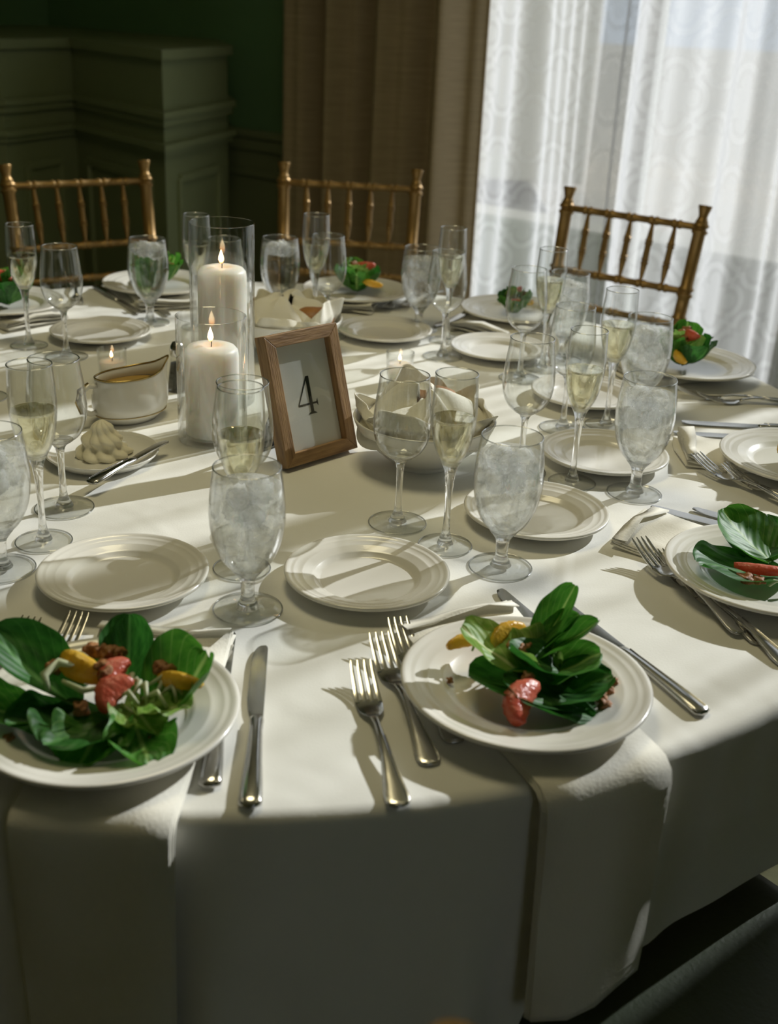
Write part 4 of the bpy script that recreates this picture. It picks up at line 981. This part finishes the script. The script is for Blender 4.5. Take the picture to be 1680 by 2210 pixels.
# --- right edge salad
sp3 = pol(-37, .80, .0094 + .0052)
s3 = thing('salad', 'large dark lettuce salad with red grapefruit at the right edge', 'salad', sp3)
leaf_obj(s3, 'leaf_d', (.02, .010, .006), .120, .105, D(110), D(8), .3, .3, .05, 31.)
leaf_obj(s3, 'leaf_m', (.01, .020, .014), .100, .090, D(40), D(22), .6, .5, .06, 32.)
leaf_obj(s3, 'leaf_d', (-.01, .025, .012), .090, .090, D(-20), D(18), .4, .4, .06, 33.)
leaf_obj(s3, 'leaf_d', (.03, -.010, .006), .090, .080, D(-100), D(8), .4, .3, .06, 34.)
segment(s3, 'grape', 'grapefruit_segment', (-.014, -.018, .030), .060, .014, D(80), 0, .3)
nut(s3, (-.034, -.036, .022), 1.5, 1); nut(s3, (-.022, -.038, .022), 1.2, 2); shred(s3, [(-.014, -.050, .020), (-.006, -.044, .026), (.004, -.040, .022)], .003); shred(s3, [(.004, -.046, .020), (.010, -.040, .026), (.02, -.038, .022)], .003)
s3.scale = (1, 1, .62)
# --- background salads from one prototype
def make_salad():
    s = thing('salad', '', 'salad')
    leaf_obj(s, 'leaf_m', (.0, .0, .004), .060, .070, D(100), D(14), .9, .6, .10, 41., nu=12, nv=14)
    leaf_obj(s, 'leaf_d', (.0, .0, .004), .060, .070, D(-80), D(14), .9, .6, .10, 42., nu=12, nv=14)
    leaf_obj(s, 'leaf_m', (.0, .0, .006), .060, .065, D(180), D(18), .9, .7, .12, 43., nu=12, nv=14)
    leaf_obj(s, 'leaf_d', (.0, .0, .006), .055, .065, D(20), D(22), .8, .7, .10, 44., nu=12, nv=14)
    leaf_obj(s, 'leaf_l', (.0, .005, .018), .045, .055, D(140), D(34), .8, .7, .15, 45., nu=12, nv=14)
    leaf_obj(s, 'leaf_m', (.0, .0, .018), .050, .045, D(60), D(48), .7, .7, .12, 46., nu=12, nv=14)
    leaf_obj(s, 'leaf_l', (.0, .0, .016), .045, .055, D(-130), D(26), .6, .7, .15, 47., nu=12, nv=14)
    segment(s, 'grape', 'grapefruit_segment', (.012, .004, .050), .046, .013, D(65), D(-10))
    segment(s, 'grape', 'grapefruit_segment', (-.016, -.012, .034), .038, .010, D(40), D(8))
    segment(s, 'orange', 'orange_segment', (.030, -.026, .026), .040, .010, D(75), D(8))
    for k, p in enumerate([(.0, -.006, .050), (-.008, .004, .052), (.016, -.014, .046)]): nut(s, p, 1.1, k)
    for k in range(4): shred(s, [(-.02 + .01*k, -.022, .030), (-.015 + .01*k, -.016, .040), (-.008 + .01*k, -.006, .042)], .0022)
    return s
SA = Proto(make_salad)
for (a, r, rz, sc, lb) in ((82, .805, 0.0, 1.12, 'green salad topped with pink grapefruit before the middle gold chair'), (112, .83, 2.5, 1.2, 'green salad seen between the goblet and the tall candle'), (136, .775, 3.6, 1.2, 'green salad at the far left edge behind the flute'),
    (57, .805, 1.2, .9, 'small green salad seen through the back right wine glass'), (26, .80, -1.2, 1.2, 'salad with walnuts, orange and pink grapefruit before the sheer curtain'), (-8, .815, 4.2, 1.2, 'green lettuce cut by the right edge behind the forks')):
    o = SA.put(lb, pol(a, r, .0146), rz, 'plated green salads'); o.scale = (sc, sc, sc*1.05)
# loose walnut crumbs on the front plates
def crumb(base, dx, dy, s, k, lb, z=.0):
    mb = MB(); mb.v = [(p[0]*s, p[1]*s, p[2]*s) for p in NUTM[k % 4].v]; mb.f = list(NUTM[k % 4].f)
    tag(O('walnut_crumb', mb, 'nut', loc=(base.x + dx, base.y + dy, base.z + .0045*s + z)), lb, 'walnut', 'loose walnut crumbs on the front plates')
CL6 = ['touching the right tip of the leaves', 'second from the leaf tip', 'large and mid trail', 'largest and nearest the camera, end of the trail', 'tiny and furthest right near the rim', 'small, between the trail and the rim']
for k, (dx, dy, s, z) in enumerate([(.066, .006, .8, .001), (.072, -.002, .75, .002), (.068, -.016, .95, .002), (.070, -.030, 1.0, .002), (.084, .006, .6, .007), (.078, -.008, .6, .005)]): crumb(sp2, dx, dy, s, k, 'walnut crumb on front right plate, ' + CL6[k], z)
crumb(sp2, -.070, .000, .5, 1, 'lone walnut crumb at the left side of the front right plate', .003)
for (dx, dy, s, k, lb) in ((.054, -.040, 1.25, 0, 'larger walnut crumb right of the leaves on the front left plate'), (.041, -.050, .7, 1, 'smaller walnut crumb right of the leaves on the front left plate'), (-.068, -.048, 1.0, 2, 'walnut crumb left of the leaves on the front left plate')): crumb(sp1, dx, dy, s, k, lb)
